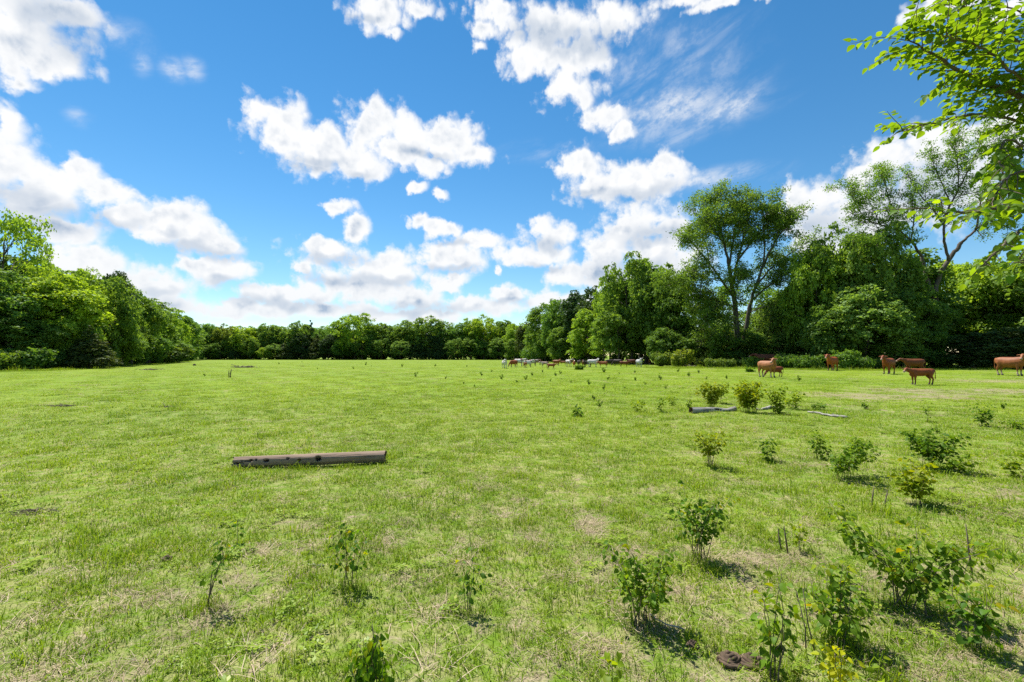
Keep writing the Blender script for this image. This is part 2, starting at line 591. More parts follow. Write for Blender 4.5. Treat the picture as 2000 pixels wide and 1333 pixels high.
def ground_material():
    m, n = new_mat('pasture_ground')
    geo = n.new('ShaderNodeNewGeometry')
    pos = geo.outputs['Position']
    dry = dryness(n, pos)
    hue = hue_field(n, pos)
    sp = n.new('ShaderNodeSeparateXYZ')
    n.put(sp.inputs[0], pos)
    fine = n.noise(pos, 38.0, 5.0, 0.7)
    mid = n.noise(pos, 7.0, 5.0, 0.65)
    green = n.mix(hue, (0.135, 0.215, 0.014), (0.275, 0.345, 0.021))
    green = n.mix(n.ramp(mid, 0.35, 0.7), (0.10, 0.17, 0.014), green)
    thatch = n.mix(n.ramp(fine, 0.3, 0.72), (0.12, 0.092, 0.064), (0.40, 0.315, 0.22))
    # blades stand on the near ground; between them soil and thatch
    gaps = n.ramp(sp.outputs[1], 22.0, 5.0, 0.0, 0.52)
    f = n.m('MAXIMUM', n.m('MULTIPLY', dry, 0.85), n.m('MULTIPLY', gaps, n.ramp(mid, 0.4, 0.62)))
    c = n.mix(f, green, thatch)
    # leaf litter under the woods
    bs = n.new('ShaderNodeBsdfPrincipled')
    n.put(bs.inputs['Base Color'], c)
    bs.inputs['Roughness'].default_value = 0.95
    bs.inputs['Specular IOR Level'].default_value = 0.1
    bp = n.new('ShaderNodeBump')
    bp.inputs['Strength'].default_value = 0.55
    bp.inputs['Distance'].default_value = 0.03
    n.put(bp.inputs['Height'], n.m('MULTIPLY_ADD', mid, 1.0, n.m('MULTIPLY', fine, 0.6)))
    n.put(bs.inputs['Normal'], bp.outputs[0])
    o = n.new('ShaderNodeOutputMaterial')
    n.t.links.new(bs.outputs[0], o.inputs['Surface'])
    return m


def build_ground():
    g = np.concatenate([np.arange(0, 14, 0.16), np.geomspace(14, 4200, 60)])
    ax = np.concatenate([-g[:0:-1], g])
    X, Y = np.meshgrid(ax, ax)
    V = np.stack([X, Y, zg(X, Y)], -1).reshape(-1, 3)
    k = len(ax)
    i = (np.arange(k - 1)[:, None] * k + np.arange(k - 1)[None, :]).ravel()
    Q = np.stack([i, i + 1, i + k + 1, i + k], 1)
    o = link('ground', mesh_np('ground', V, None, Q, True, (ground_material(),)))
    o['kind'] = 'structure'
    o['label'] = 'mown pasture of yellow green grass with straw patches'


build_ground()


# ------------------------------------------------------------------ grass
def blade_mat(name, lo, hi, tip, trans=0.4, objvar=0.5):
    m, n = new_mat(name)
    geo = n.new('ShaderNodeNewGeometry')
    oi = n.new('ShaderNodeObjectInfo')
    hue = hue_field(n, geo.outputs['Position'])
    f = n.m('ADD', n.m('MULTIPLY', hue, 0.5), n.m('MULTIPLY_ADD', geo.outputs['Random Per Island'], 0.5, n.m('MULTIPLY_ADD', oi.outputs['Random'], objvar, -objvar * 0.5)), clamp=True)
    c = n.mix(f, lo, hi)
    c = n.mix(n.ramp(geo.outputs['Random Per Island'], 0.92, 0.95), c, tip)
    d = n.new('ShaderNodeBsdfDiffuse')
    n.put(d.inputs['Color'], c)
    t = n.new('ShaderNodeBsdfTranslucent')
    n.put(t.inputs['Color'], n.mix(1.0, c, (1.25, 1.2, 0.7), 'MULTIPLY'))
    a = n.new('ShaderNodeMixShader')
    a.inputs[0].default_value = trans
    n.t.links.new(d.outputs[0], a.inputs[1])
    n.t.links.new(t.outputs[0], a.inputs[2])
    g = n.new('ShaderNodeBsdfGlossy')
    g.inputs['Roughness'].default_value = 0.4
    b = n.new('ShaderNodeMixShader')
    b.inputs[0].default_value = 0.012
    n.t.links.new(a.outputs[0], b.inputs[1])
    n.t.links.new(g.outputs[0], b.inputs[2])
    o = n.new('ShaderNodeOutputMaterial')
    n.t.links.new(b.outputs[0], o.inputs['Surface'])
    return m


M['blade'] = blade_mat('grass_blade', (0.108, 0.20, 0.011), (0.30, 0.395, 0.018), (0.36, 0.32, 0.14))
M['straw'] = blade_mat('straw_blade', (0.26, 0.205, 0.13), (0.58, 0.47, 0.32), (0.15, 0.2, 0.05), 0.25)
M['clover'] = blade_mat('weed_leaf', (0.16, 0.26, 0.026), (0.32, 0.42, 0.045), (0.38, 0.42, 0.07), 0.45)


def blade_tuft(seed, n, spread, h0, h1, wid, bend, flat=0.0, mat='blade'):
    rng = np.random.default_rng(seed)
    g = Geo()
    for i in range(n):
        a = rng.uniform(0, 2 * math.pi)
        r = spread * math.sqrt(rng.uniform())
        base = np.array([math.cos(a) * r, math.sin(a) * r, -0.01])
        h = rng.uniform(h0, h1)
        d = rng.uniform(0, 2 * math.pi)
        out = np.array([math.cos(d), math.sin(d), 0.0])
        side = np.array([-out[1], out[0], 0.0]) if rng.uniform() < 0.5 else unit(np.array([-out[1], out[0], 0]) + out * rng.uniform(-1, 1))
        b = rng.uniform(0.25, 1.0) * bend
        w = wid * rng.uniform(0.6, 1.25)
        rise = 1.0 - flat
        p1 = base + out * h * (0.18 * b + 0.35 * flat) + np.array([0, 0, h * 0.42 * rise + 0.012 * flat])
        p2 = base + out * h * (0.55 * b + 0.7 * flat) + np.array([0, 0, h * (0.80 - 0.12 * b) * rise + 0.018 * flat])
        p3 = base + out * h * (1.05 * b + 1.0 * flat) + np.array([0, 0, h * (1.0 - 0.42 * b) * rise + 0.008 * flat])
        V = [base - side * w, base + side * w, p1 - side * w * 0.9, p1 + side * w * 0.9, p2 - side * w * 0.6, p2 + side * w * 0.6, p3]
        g.add(V, [(4, 5, 6)], [(0, 1, 3, 2), (2, 3, 5, 4)])
    return g.mesh('blades', M[mat])


def clover_tuft(seed, n, spread):
    rng = np.random.default_rng(seed)
    g = Geo()
    for i in range(n):
        a = rng.uniform(0, 2 * math.pi)
        r = spread * math.sqrt(rng.uniform())
        c = np.array([math.cos(a) * r, math.sin(a) * r, rng.uniform(0.015, 0.06)])
        s = rng.uniform(0.010, 0.021)
        for k in range(3):
            b = a + k * 2.1 + rng.uniform(-0.3, 0.3)
            o = np.array([math.cos(b), math.sin(b), rng.uniform(-0.3, 0.35)])
            t = np.array([-math.sin(b), math.cos(b), rng.uniform(-0.2, 0.2)])
            g.add([c, c + o * s + t * s * 0.55, c + o * s * 1.9, c + o * s - t * s * 0.55], [(0, 1, 2), (0, 2, 3)])
    return g.mesh('weed_leaves', M['clover'])


def scatter_group(name, meshes, use_dry):
    """geometry nodes: one of the meshes on every point, sized by the point's own scale and by the dryness there"""
    col = bpy.data.collections.new(name + '_blades')
    for i, me in enumerate(meshes):
        col.objects.link(bpy.data.objects.new('%s_blade_%02d' % (name, i), me))
    g = bpy.data.node_groups.new(name + '_scatter', 'GeometryNodeTree')
    g.interface.new_socket('Geometry', in_out='INPUT', socket_type='NodeSocketGeometry')
    g.interface.new_socket('Geometry', in_out='OUTPUT', socket_type='NodeSocketGeometry')
    n = NT(g)
    gi, go = n.new('NodeGroupInput'), n.new('NodeGroupOutput')
    iop = n.new('GeometryNodeInstanceOnPoints')
    ci = n.new('GeometryNodeCollectionInfo')
    ci.inputs['Collection'].default_value = col
    ci.inputs['Separate Children'].default_value = True
    ci.inputs['Reset Children'].default_value = True

    def attr(nm, ty):
        k = n.new('GeometryNodeInputNamedAttribute', data_type=ty)
        k.inputs['Name'].default_value = nm
        return next(s for s in k.outputs if s.enabled)

    g.links.new(gi.outputs[0], iop.inputs['Points'])
    g.links.new(ci.outputs[0], iop.inputs['Instance'])
    iop.inputs['Pick Instance'].default_value = True
    g.links.new(attr('pick', 'INT'), iop.inputs['Instance Index'])
    rot = n.new('ShaderNodeCombineXYZ')
    g.links.new(attr('yaw', 'FLOAT'), rot.inputs[2])
    g.links.new(rot.outputs[0], iop.inputs['Rotation'])
    sc_ = attr('size', 'FLOAT_VECTOR')
    if use_dry:
        pos = n.new('GeometryNodeInputPosition')
        dry = dryness(n, pos.outputs[0])
        f = n.ramp(dry, 0.0, 1.0, 1.0, 0.42) if use_dry < 0 else n.ramp(dry, 0.0, 0.8, 0.25, 1.0)
        sc_ = n.v('SCALE', sc_, f)
        if use_dry < 0:
            hgt = n.new('ShaderNodeCombineXYZ')
            hgt.inputs[0].default_value = hgt.inputs[1].default_value = 1.0
            n.put(hgt.inputs[2], n.ramp(n.noise(pos.outputs[0], 1.9, 3.0, 0.6), 0.36, 0.68, 0.6, 1.35))
            sc_ = n.v('MULTIPLY', sc_, hgt.outputs[0])
    n.put(iop.inputs['Scale'], sc_)
    g.links.new(iop.outputs[0], go.inputs[0])
    return g


def scatter(name, label, pts, size, meshes, use_dry, seed, weights=None):
    rng = np.random.default_rng(seed)
    n = len(pts)
    me = bpy.data.meshes.new(name)
    me.vertices.add(n)
    me.vertices.foreach_set('co', np.asarray(pts, dtype=np.float32).ravel())
    a = me.attributes.new('pick', 'INT', 'POINT')
    a.data.foreach_set('value', rng.choice(len(meshes), n, p=weights).astype(np.int32))
    a = me.attributes.new('yaw', 'FLOAT', 'POINT')
    a.data.foreach_set('value', rng.uniform(0, 6.283, n).astype(np.float32))
    a = me.attributes.new('size', 'FLOAT_VECTOR', 'POINT')
    a.data.foreach_set('vector', np.asarray(size, dtype=np.float32).ravel())
    o = link(name, me)
    md = o.modifiers.new('scatter', 'NODES')
    md.node_group = scatter_group(name, meshes, use_dry)
    o['kind'] = 'stuff'
    o['label'] = label
    return o


def field_points(rng, rho0, r0, power, rmin, rmax, half=1.02):
    """points over the wedge in view, thinning with distance; returns points and how far each is"""
    edges = np.geomspace(rmin, rmax, 60)
    out = []
    for a, b in zip(edges[:-1], edges[1:]):
        rho = rho0 * min(1.0, (r0 / a) ** power)
        n = int(rho * half * (b * b - a * a))
        r = np.sqrt(rng.uniform(a * a, b * b, n))
        t = rng.uniform(-half, half, n)
        out.append(np.stack([np.sin(t) * r, np.cos(t) * r - 0.6, r], 1))
    P = np.concatenate(out)
    return np.stack([P[:, 0], P[:, 1], zg(P[:, 0], P[:, 1])], 1), P[:, 2]


EDGES = []       # (x, y) of rough taller grass along the feet of the woods
CLUMPS = []      # (x, y, radius, count, height factor): taller grass round shrubs and logs, filled in by their builders


def build_grass():
    rng = np.random.default_rng(5)
    short = [blade_tuft(10 + i, 30, 0.11, 0.02, 0.055, 0.0023, 1.0) for i in range(4)]
    tall = [blade_tuft(30 + i, 22, 0.08, 0.045, 0.11, 0.0022, 0.8) for i in range(3)]
    P, r = field_points(rng, 235, 4.2, 1.62, 1.6, 120)
    s = np.maximum(1.0, (r / 4.2) ** 0.55)
    k = rng.uniform(0.7, 1.3, len(P))
    size = np.stack([s * k, s * k, np.minimum(s, 2.2) ** 0.25 * np.minimum(1.0, (18.0 / r) ** 0.6) * k * rng.uniform(0.75, 1.2, len(P))], 1)
    pts, szs = [P], [size]
    for (x, y, rad, cnt, hf) in CLUMPS:
        q = rng.normal(size=(cnt, 2)) * rad * 0.55
        pts.append(np.stack([x + q[:, 0], y + q[:, 1], zg(x + q[:, 0], y + q[:, 1])], 1))
        kk = rng.uniform(0.7, 1.2, cnt)
        szs.append(np.stack([kk * 0.8, kk * 0.8, kk * hf], 1))
    if EDGES:
        E = np.array(EDGES)
        q = E + rng.normal(size=E.shape) * 0.9
        pts.append(np.stack([q[:, 0], q[:, 1], zg(q[:, 0], q[:, 1])], 1))
        kk = rng.uniform(1.6, 3.2, len(q))
        szs.append(np.stack([kk * 1.4, kk * 1.4, kk * rng.uniform(1.0, 2.6, len(q))], 1))
    scatter('grass', 'short mown green grass of the pasture', np.concatenate(pts), np.concatenate(szs), short + tall, -1, 7,
            [0.205] * 4 + [0.06] * 3)
    straw = [blade_tuft(50 + i, 34, 0.14, 0.06, 0.16, 0.0019, 0.8, 0.86, 'straw') for i in range(3)]
    P, r = field_points(rng, 74, 4.2, 2.1, 1.6, 60)
    s = np.maximum(1.0, (r / 4.2) ** 0.5)
    k = rng.uniform(0.7, 1.35, len(P))
    scatter('dry_grass', 'straw coloured dead grass lying between the green', P, np.stack([s * k, s * k, k], 1), straw, 1, 8)
    cl = [clover_tuft(70 + i, 16, 0.10) for i in range(3)]
    P, r = field_points(rng, 15, 4.2, 1.7, 1.6, 40)
    # weeds come in patches
    f = np.sin(P[:, 0] * 1.9 + 1.3 * np.sin(P[:, 1] * 1.1)) * np.cos(P[:, 1] * 1.5 + 0.7 * np.sin(P[:, 0] * 2.3))
    P, r = P[f > 0.3], r[f > 0.3]
    s = np.maximum(1.0, (r / 4.2) ** 0.5)
    k = rng.uniform(0.5, 1.0, len(P))
    scatter('ground_weeds', 'low broad leaved weeds growing through the grass', P, np.stack([s * k, s * k, k], 1), cl, 0, 9)


# ------------------------------------------------------------------ trees
def lobed_crown(rng, H, W, base, nl, per, size, shape='round', fill=0.4):
    """crown made of many leaf clusters gathered in lobes; returns verts, tris, lobe centres"""
    L, RR = [], []
    while len(L) < nl:
        u = rng.normal(size=3)
        u /= np.linalg.norm(u)
        r = rng.uniform(fill, 1.0) ** 0.5
        t = 0.5 + 0.5 * u[2] * r                    # 0 bottom .. 1 top
        if shape == 'round':
            prof = math.sqrt(max(0.0, 1 - (2 * t - 1) ** 2)) * 1.0 + 0.12
        elif shape == 'tall':
            prof = (math.sin(math.pi * min(1, t * 0.86 + 0.14)) ** 0.6)
        elif shape == 'cone':
            t = rng.uniform(0, 1) ** 1.25
            prof = (1 - t) * 0.95 + 0.06
        else:                                       # vase
            prof = 0.35 + 0.75 * math.sin(math.pi * min(1.0, 0.15 + t * 0.7))
        h = math.hypot(u[0], u[1]) + 1e-6
        rr = (rng.uniform(fill, 1.0) ** 0.5) * prof * W * 0.5 * 0.80
        c = np.array([u[0] / h * rr, u[1] / h * rr, base + (H - base) * (0.08 + 0.86 * t)])
        if shape == 'cone':
            R0 = W * rng.uniform(0.09, 0.15) * (1.25 - t)
        else:
            R0 = W * rng.uniform(0.085, 0.17) * (1.0 - 0.25 * t)
        L.append(c)
        RR.append(R0)
    L, RR = np.array(L), np.array(RR)
    C, N, S = [], [], []
    for c, r0 in zip(L, RR):
        # every lobe is a handful of flattened leaf sprays with gaps between them
        m = int(rng.integers(9, 14))
        sd_ = unit(rng.normal(size=(m, 3)) + np.array([0, 0, 0.25]))
        n = max(3, int(per * (r0 / (W * 0.125)) ** 2 / m))
        for d in sd_:
            ce = c + d * r0 * rng.uniform(0.55, 1.12) * np.array([1.08, 1.08, 0.85])
            w = r0 * rng.uniform(0.26, 0.52)
            nn = unit(d * 0.8 + np.array([0, 0, 0.75]) + rng.normal(size=3) * 0.25)
            P = rng.normal(size=(n, 3)) * 0.62
            P -= np.outer(P @ nn, nn) * 0.62
            P += d * rng.uniform(-0.2, 0.5, (n, 1)) - np.array([0, 0, 0.22]) * (np.linalg.norm(P, axis=1)[:, None] ** 2) * 0.6
            C.append(ce + P * w)
            N.append(nn * 0.9 + rng.normal(size=(n, 3)) * 0.6)
            S.append(size * rng.uniform(0.6, 1.35, n))
    V, T = cards(rng, np.concatenate(C), np.concatenate(N), np.concatenate(S))
    return V, T, L


def wood(rng, H, W, base, lobes, r0, nlimb=12, lean=0.0, seg=7):
    g = Geo()
    top = base + (H - base) * 0.72
    z = np.linspace(-0.3, top, 9)
    wob = np.cumsum(rng.normal(size=(9, 2)) * 0.012 * H, axis=0)
    wob -= wob[0]
    P = np.stack([wob[:, 0] + lean * z, wob[:, 1], z], 1)
    rad = r0 * np.array([1.5, 1.12, 1.0, 0.92, 0.82, 0.7, 0.55, 0.38, 0.2])
    g.tube(P, rad, seg)
    order = rng.permutation(len(lobes))[:nlimb]
    for i in order:
        e = lobes[i]
        zi = np.clip(e[2] - rng.uniform(0.15, 0.4) * np.linalg.norm(e[:2]) - 0.1 * H, base * 0.6 + 0.05 * H, top * 0.9)
        f = np.interp(zi, z, np.arange(9))
        s = np.array([np.interp(zi, z, P[:, 0]), np.interp(zi, z, P[:, 1]), zi])
        rs = np.interp(f, np.arange(9), rad) * 0.55
        mid = s * 0.45 + e * 0.55 + np.array([0, 0, 0.05 * H]) + rng.normal(size=3) * 0.02 * H
        q = [s, s * 0.6 + mid * 0.4 + rng.normal(size=3) * 0.01 * H, mid, e * 0.85 + mid * 0.15, e + (e - mid) * 0.25]
        g.tube(q, rs * np.array([1, 0.8, 0.6, 0.38, 0.12]), 5)
    return g


def proto_tree(seed, H, W, base, nl, per, size, shape, r0, mat='leaf_tree', nlimb=12, fill=0.4):
    rng = np.random.default_rng(seed)
    V, T, L = lobed_crown(rng, H, W, base, nl, per, size, shape, fill)
    crown = mesh_np('crown', V, T, None, True, (M[mat],))
    trunk = wood(rng, H, W, base, L, r0, nlimb).mesh('trunk', M['bark'])
    zt = float(np.percentile(V[:, 2], 99.7))
    wd = float(np.percentile(np.abs(V[:, 0]), 98.5)) * 2
    return dict(crown=crown, trunk=trunk, H=zt, W=wd)


PROTO = {
    'round': proto_tree(1, 12, 10, 1.0, 80, 336, 0.23, 'round', 0.20),
    'round_b': proto_tree(2, 12, 9, 1.3, 70, 370, 0.22, 'round', 0.18),
    'tall': proto_tree(3, 14, 8, 0.8, 80, 325, 0.21, 'tall', 0.20),
    'tall_b': proto_tree(4, 13, 8.5, 1.1, 70, 347, 0.23, 'tall', 0.18),
    'loose': proto_tree(5, 13, 10, 2.6, 52, 213, 0.22, 'vase', 0.20, nlimb=24, fill=0.65),
    'loose_b': proto_tree(6, 12, 8, 2.1, 45, 190, 0.20, 'tall', 0.16, nlimb=22, fill=0.65),
    'cedar': proto_tree(7, 9, 5, 0.2, 105, 168, 0.16, 'cone', 0.13, 'leaf_cedar', 10),
    'cedar_b': proto_tree(8, 10, 5.5, 0.2, 94, 190, 0.17, 'tall', 0.14, 'leaf_cedar', 10),
}
rt = random.Random(11)


def tree(px, depth, top, width, kind, tint, label, group, name='tree', cat='tree', base_dz=-0.05):
    p = PROTO[kind]
    x = at(px, 690, depth)[0]
    H = CAMZ + ray(px, top)[2] / ray(px, top)[1] * depth
    W = width / FPX * depth
    t = thing(name, label, cat, (x, depth, base_dz), rt.uniform(0, 6.28), group)
    t.scale = (W / p['W'], W / p['W'], H / p['H'])
    tr = link('trunk', p['trunk'], t)
    cr = link('crown', p['crown'], t)
    cr.color = (*tint, 1)
    return t


# tints of the crowns
MID, DARK, YEL, LIME, OLIVE, GREY, BLUE = ((1.15, 1.13, 1.05), (0.92, 0.97, 0.95), (1.6, 1.5, 0.9), (2.0, 1.72, 0.85),
                                          (1.35, 1.08, 0.85), (1.25, 1.22, 1.5), (0.9, 1.02, 1.0))

G_L = 'trees of the wood along the left edge of the pasture'
G_F = 'trees of the far wood line across the pasture'
G_M = 'trees of the wood behind the herd of cattle'
G_R = 'trees of the tall wood behind the red cattle'

ORD = ('first second third fourth fifth sixth seventh eighth ninth tenth eleventh twelfth thirteenth fourteenth fifteenth sixteenth seventeenth '
       'eighteenth nineteenth twentieth twenty-first twenty-second twenty-third twenty-fourth twenty-fifth twenty-sixth twenty-seventh twenty-eighth').split()
LOOK = {id(MID): 'mid green', id(DARK): 'dark', id(YEL): 'light green', id(LIME): 'yellow green', id(OLIVE): 'olive', id(GREY): 'grey green', id(BLUE): 'dull green'}
FORM = {'round': 'rounded', 'round_b': 'full', 'tall': 'upright', 'tall_b': 'leafy', 'loose': 'airy', 'loose_b': 'thin', 'cedar': 'pointed', 'cedar_b': 'cedar-like'}


def name_rows(rows, split, where):
    """trees without a label of their own are told apart by look and by their place in their row; split: which row a tree is in"""
    out = []
    for k, r in enumerate(rows):
        if r[6]:
            out.append(r[6])
            continue
        mine = sorted(q[0] for q in rows if split(q) == split(r) and not q[6])
        row = split(r)
        out.append('%s %s tree, %s from left among plain %s ones %s' % (LOOK[id(r[5])], FORM[r[4]], ORD[mine.index(r[0])], row, where))
    return out


# left wood -----------------------------------------------------------------------------
LW = [
    (-70, 51, 520, 230, 'round', MID, None), (150, 66, 535, 150, 'tall', MID, None), (70, 64, 530, 190, 'round_b', MID, None),
    (200, 74, 540, 130, 'round', BLUE, None), (-30, 62, 500, 230, 'tall_b', MID, None), (265, 96, 585, 100, 'round_b', BLUE, None),
    (310, 115, 600, 90, 'tall_b', MID, None), (345, 140, 622, 80, 'round', MID, None),
    (12, 58, 415, 150, 'loose', YEL, 'thin airy tree with bare limbs rising above the left end of the wood'),
    (52, 53, 540, 150, 'round_b', BLUE, 'darker dense tree at the left end of the wood under the airy one'),
    (118, 55, 535, 130, 'tall', LIME, 'bright yellow green leafy tree standing out of the left wood'),
    (65, 56, 520, 100, 'loose_b', LIME, 'yellowish loose crown showing above the dark tree at the left end of the wood'),
    (165, 62, 525, 80, 'loose_b', YEL, 'slender yellowish crown poking out behind the brightest tree of the left wood'),
    (205, 63, 545, 100, 'round', MID, 'mid green full tree just right of the brightest tree of the left wood'),
    (222, 70, 532, 75, 'cedar_b', DARK, 'dark ragged topped tree on the skyline of the left wood'),
    (255, 76, 566, 105, 'round_b', MID, 'broad mid green tree right of the dark ragged one in the left wood'),
    (292, 88, 588, 85, 'tall', MID, 'tree on the falling skyline of the left wood, second from the low end'),
    (325, 105, 606, 75, 'round', YEL, 'paler tree near the low end of the left wood'),
    (352, 126, 618, 65, 'tall_b', BLUE, 'last tall tree at the low end of the left wood'),
    (372, 148, 630, 50, 'loose_b', MID, 'small tree in the corner where the left wood meets the far one'),
    (175, 53, 640, 80, 'cedar', OLIVE, 'olive cedar standing in front of the left wood'),
    (148, 54, 612, 70, 'round_b', YEL, 'low pale green tree behind the olive cedar'),
    (240, 66, 640, 70, 'round', MID, None), (285, 82, 645, 70, 'round_b', BLUE, None),
    (20, 50, 610, 110, 'tall', DARK, 'dark low tree in shade at the left end of the wood'),
    (90, 52, 625, 90, 'round', MID, None),
    (335, 97, 660, 60, 'round_b', GREY, 'grey green low spreading tree at the low end of the left wood'),
]
for (px, d, top, w, kind, tint, _), lab in zip(LW, name_rows(LW, lambda r: 'low' if r[2] > 590 else 'tall', 'in the left wood')):
    tree(px, d, top, w, kind, tint, lab, G_L)

# far wood line ---------------------------------------------------------------------------
FW = [
    (395, 168, 632, 62, 'round', BLUE, None), (424, 172, 640, 56, 'tall', MID, None),
    (443, 167, 634, 46, 'round_b', OLIVE, 'brownish green tree in the far wood line near its left end'),
    (474, 168, 640, 58, 'round', LIME, 'yellowest tree of the far wood line, between brownish and dark ones'),
    (502, 172, 637, 52, 'tall_b', BLUE, None), (525, 170, 634, 44, 'round', MID, None), (548, 172, 640, 50, 'tall', MID, None),
    (580, 168, 628, 56, 'round_b', MID, None), (606, 170, 630, 40, 'cedar', DARK, 'dark pointed cedar showing on the far skyline'),
    (632, 172, 642, 50, 'round', BLUE, None), (656, 168, 650, 44, 'cedar_b', DARK, None),
    (692, 166, 614, 84, 'round', YEL, 'broad domed bright tree, the tallest of the left half of the far wood line'),
    (738, 170, 632, 62, 'tall_b', MID, None), (770, 170, 634, 52, 'round_b', MID, None), (800, 170, 627, 58, 'tall', MID, None),
    (832, 168, 618, 70, 'round_b', MID, 'domed green tree right of the middle of the far wood line'),
    (864, 172, 628, 50, 'loose', MID, 'sparse tree with sky showing through in the far wood line'),
    (894, 170, 632, 50, 'tall', BLUE, None), (922, 170, 624, 50, 'round', YEL, None),
    (948, 168, 617, 62, 'round_b', LIME, 'bright green domed tree near the right end of the far wood line'),
    (982, 170, 627, 58, 'tall_b', MID, None), (1010, 160, 632, 52, 'round', YEL, None),
    (1030, 140, 630, 44, 'cedar_b', OLIVE, 'brownish cedar where the far wood line meets the wood behind the herd'),
    (460, 164, 658, 26, 'cedar', DARK, 'narrow blackish cedar in front of the yellowest far tree'),
    (516, 163, 679, 26, 'round', LIME, 'small yellow green sapling at the foot of the far wood line'),
    (538, 164, 672, 36, 'round_b', GREY, None), (563, 164, 655, 36, 'cedar', OLIVE, None), (590, 165, 652, 40, 'cedar_b', DARK, None),
    (618, 165, 655, 40, 'cedar', OLIVE, None), (640, 164, 660, 38, 'cedar_b', DARK, None), (708, 163, 660, 50, 'round_b', DARK, None),
    (745, 164, 662, 44, 'round', DARK, None), (782, 163, 665, 40, 'round_b', GREY, 'greyish low tree at the foot of the far wood line'),
    (815, 164, 658, 38, 'cedar', DARK, None), (838, 164, 652, 34, 'cedar_b', DARK, None), (858, 164, 655, 32, 'cedar', DARK, None),
    (888, 163, 662, 40, 'round', GREY, 'rounded grey green low tree in front of the far wood line'),
    (918, 164, 660, 40, 'tall', MID, None), (945, 163, 665, 40, 'round_b', BLUE, None), (975, 160, 660, 44, 'tall', GREY, None),
    (1005, 150, 662, 40, 'tall_b', MID, None), (430, 163, 668, 40, 'round', DARK, None), (405, 163, 672, 44, 'round_b', DARK, None),
    (490, 164, 660, 34, 'round_b', MID, None), (670, 164, 664, 44, 'round', BLUE, None),
]
for (px, d, top, w, kind, tint, _), lab in zip(FW, name_rows(FW, lambda r: 'low' if r[2] > 647 else 'tall', 'in the far wood')):
    tree(px, d, top, w, kind, tint, lab, G_F)
for i, px in enumerate(range(380, 1060, 44)):
    tree(px + rt.uniform(-9, 9), 186 + rt.uniform(0, 8), 641 + rt.uniform(-5, 5), 70, ['round', 'tall', 'round_b', 'tall_b'][i % 4],
         BLUE, 'tree mostly hidden behind the front trees of the far wood line', G_F)

# wood behind the herd ------------------------------------------------------------------------
MW = [
    (1062, 122, 594, 72, 'tall', MID, 'full leafy tree at the far left end of the wood behind the herd'),
    (1092, 112, 586, 66, 'round', BLUE, None), (1128, 106, 570, 76, 'cedar_b', BLUE, 'dark cedar on the rising skyline behind the herd'),
    (1160, 100, 562, 70, 'cedar_b', MID, None),
    (1192, 92, 556, 80, 'round', YEL, 'leafy bright tree leaning out left of the tallest one behind the herd'),
    (1148, 94, 605, 70, 'tall', YEL, 'yellow green tree hanging over the middle of the herd'),
    (1098, 106, 640, 60, 'tall_b', MID, None), (1065, 116, 655, 44, 'round', DARK, None),
    (1232, 82, 503, 118, 'round', MID, 'tallest broad tree of the wood behind the herd'),
    (1290, 78, 520, 105, 'round_b', MID, 'second broad tree, right of the tallest one behind the herd'),
    (1262, 84, 512, 110, 'tall', BLUE, None), (1206, 80, 600, 90, 'round_b', MID, None),
    (1180, 84, 645, 60, 'loose_b', YEL, 'small yellow green tree at the edge above the middle of the herd'),
    (1318, 74, 560, 70, 'tall', DARK, None), (1250, 92, 560, 150, 'round', DARK, None), (1130, 116, 600, 120, 'round', DARK, None),
    (1300, 72, 640, 70, 'round', DARK, None),
]
for (px, d, top, w, kind, tint, _), lab in zip(MW, name_rows(MW, lambda r: 'low' if r[2] > 590 else 'tall', 'behind the herd')):
    tree(px, d, top, w, kind, tint, lab, G_M)

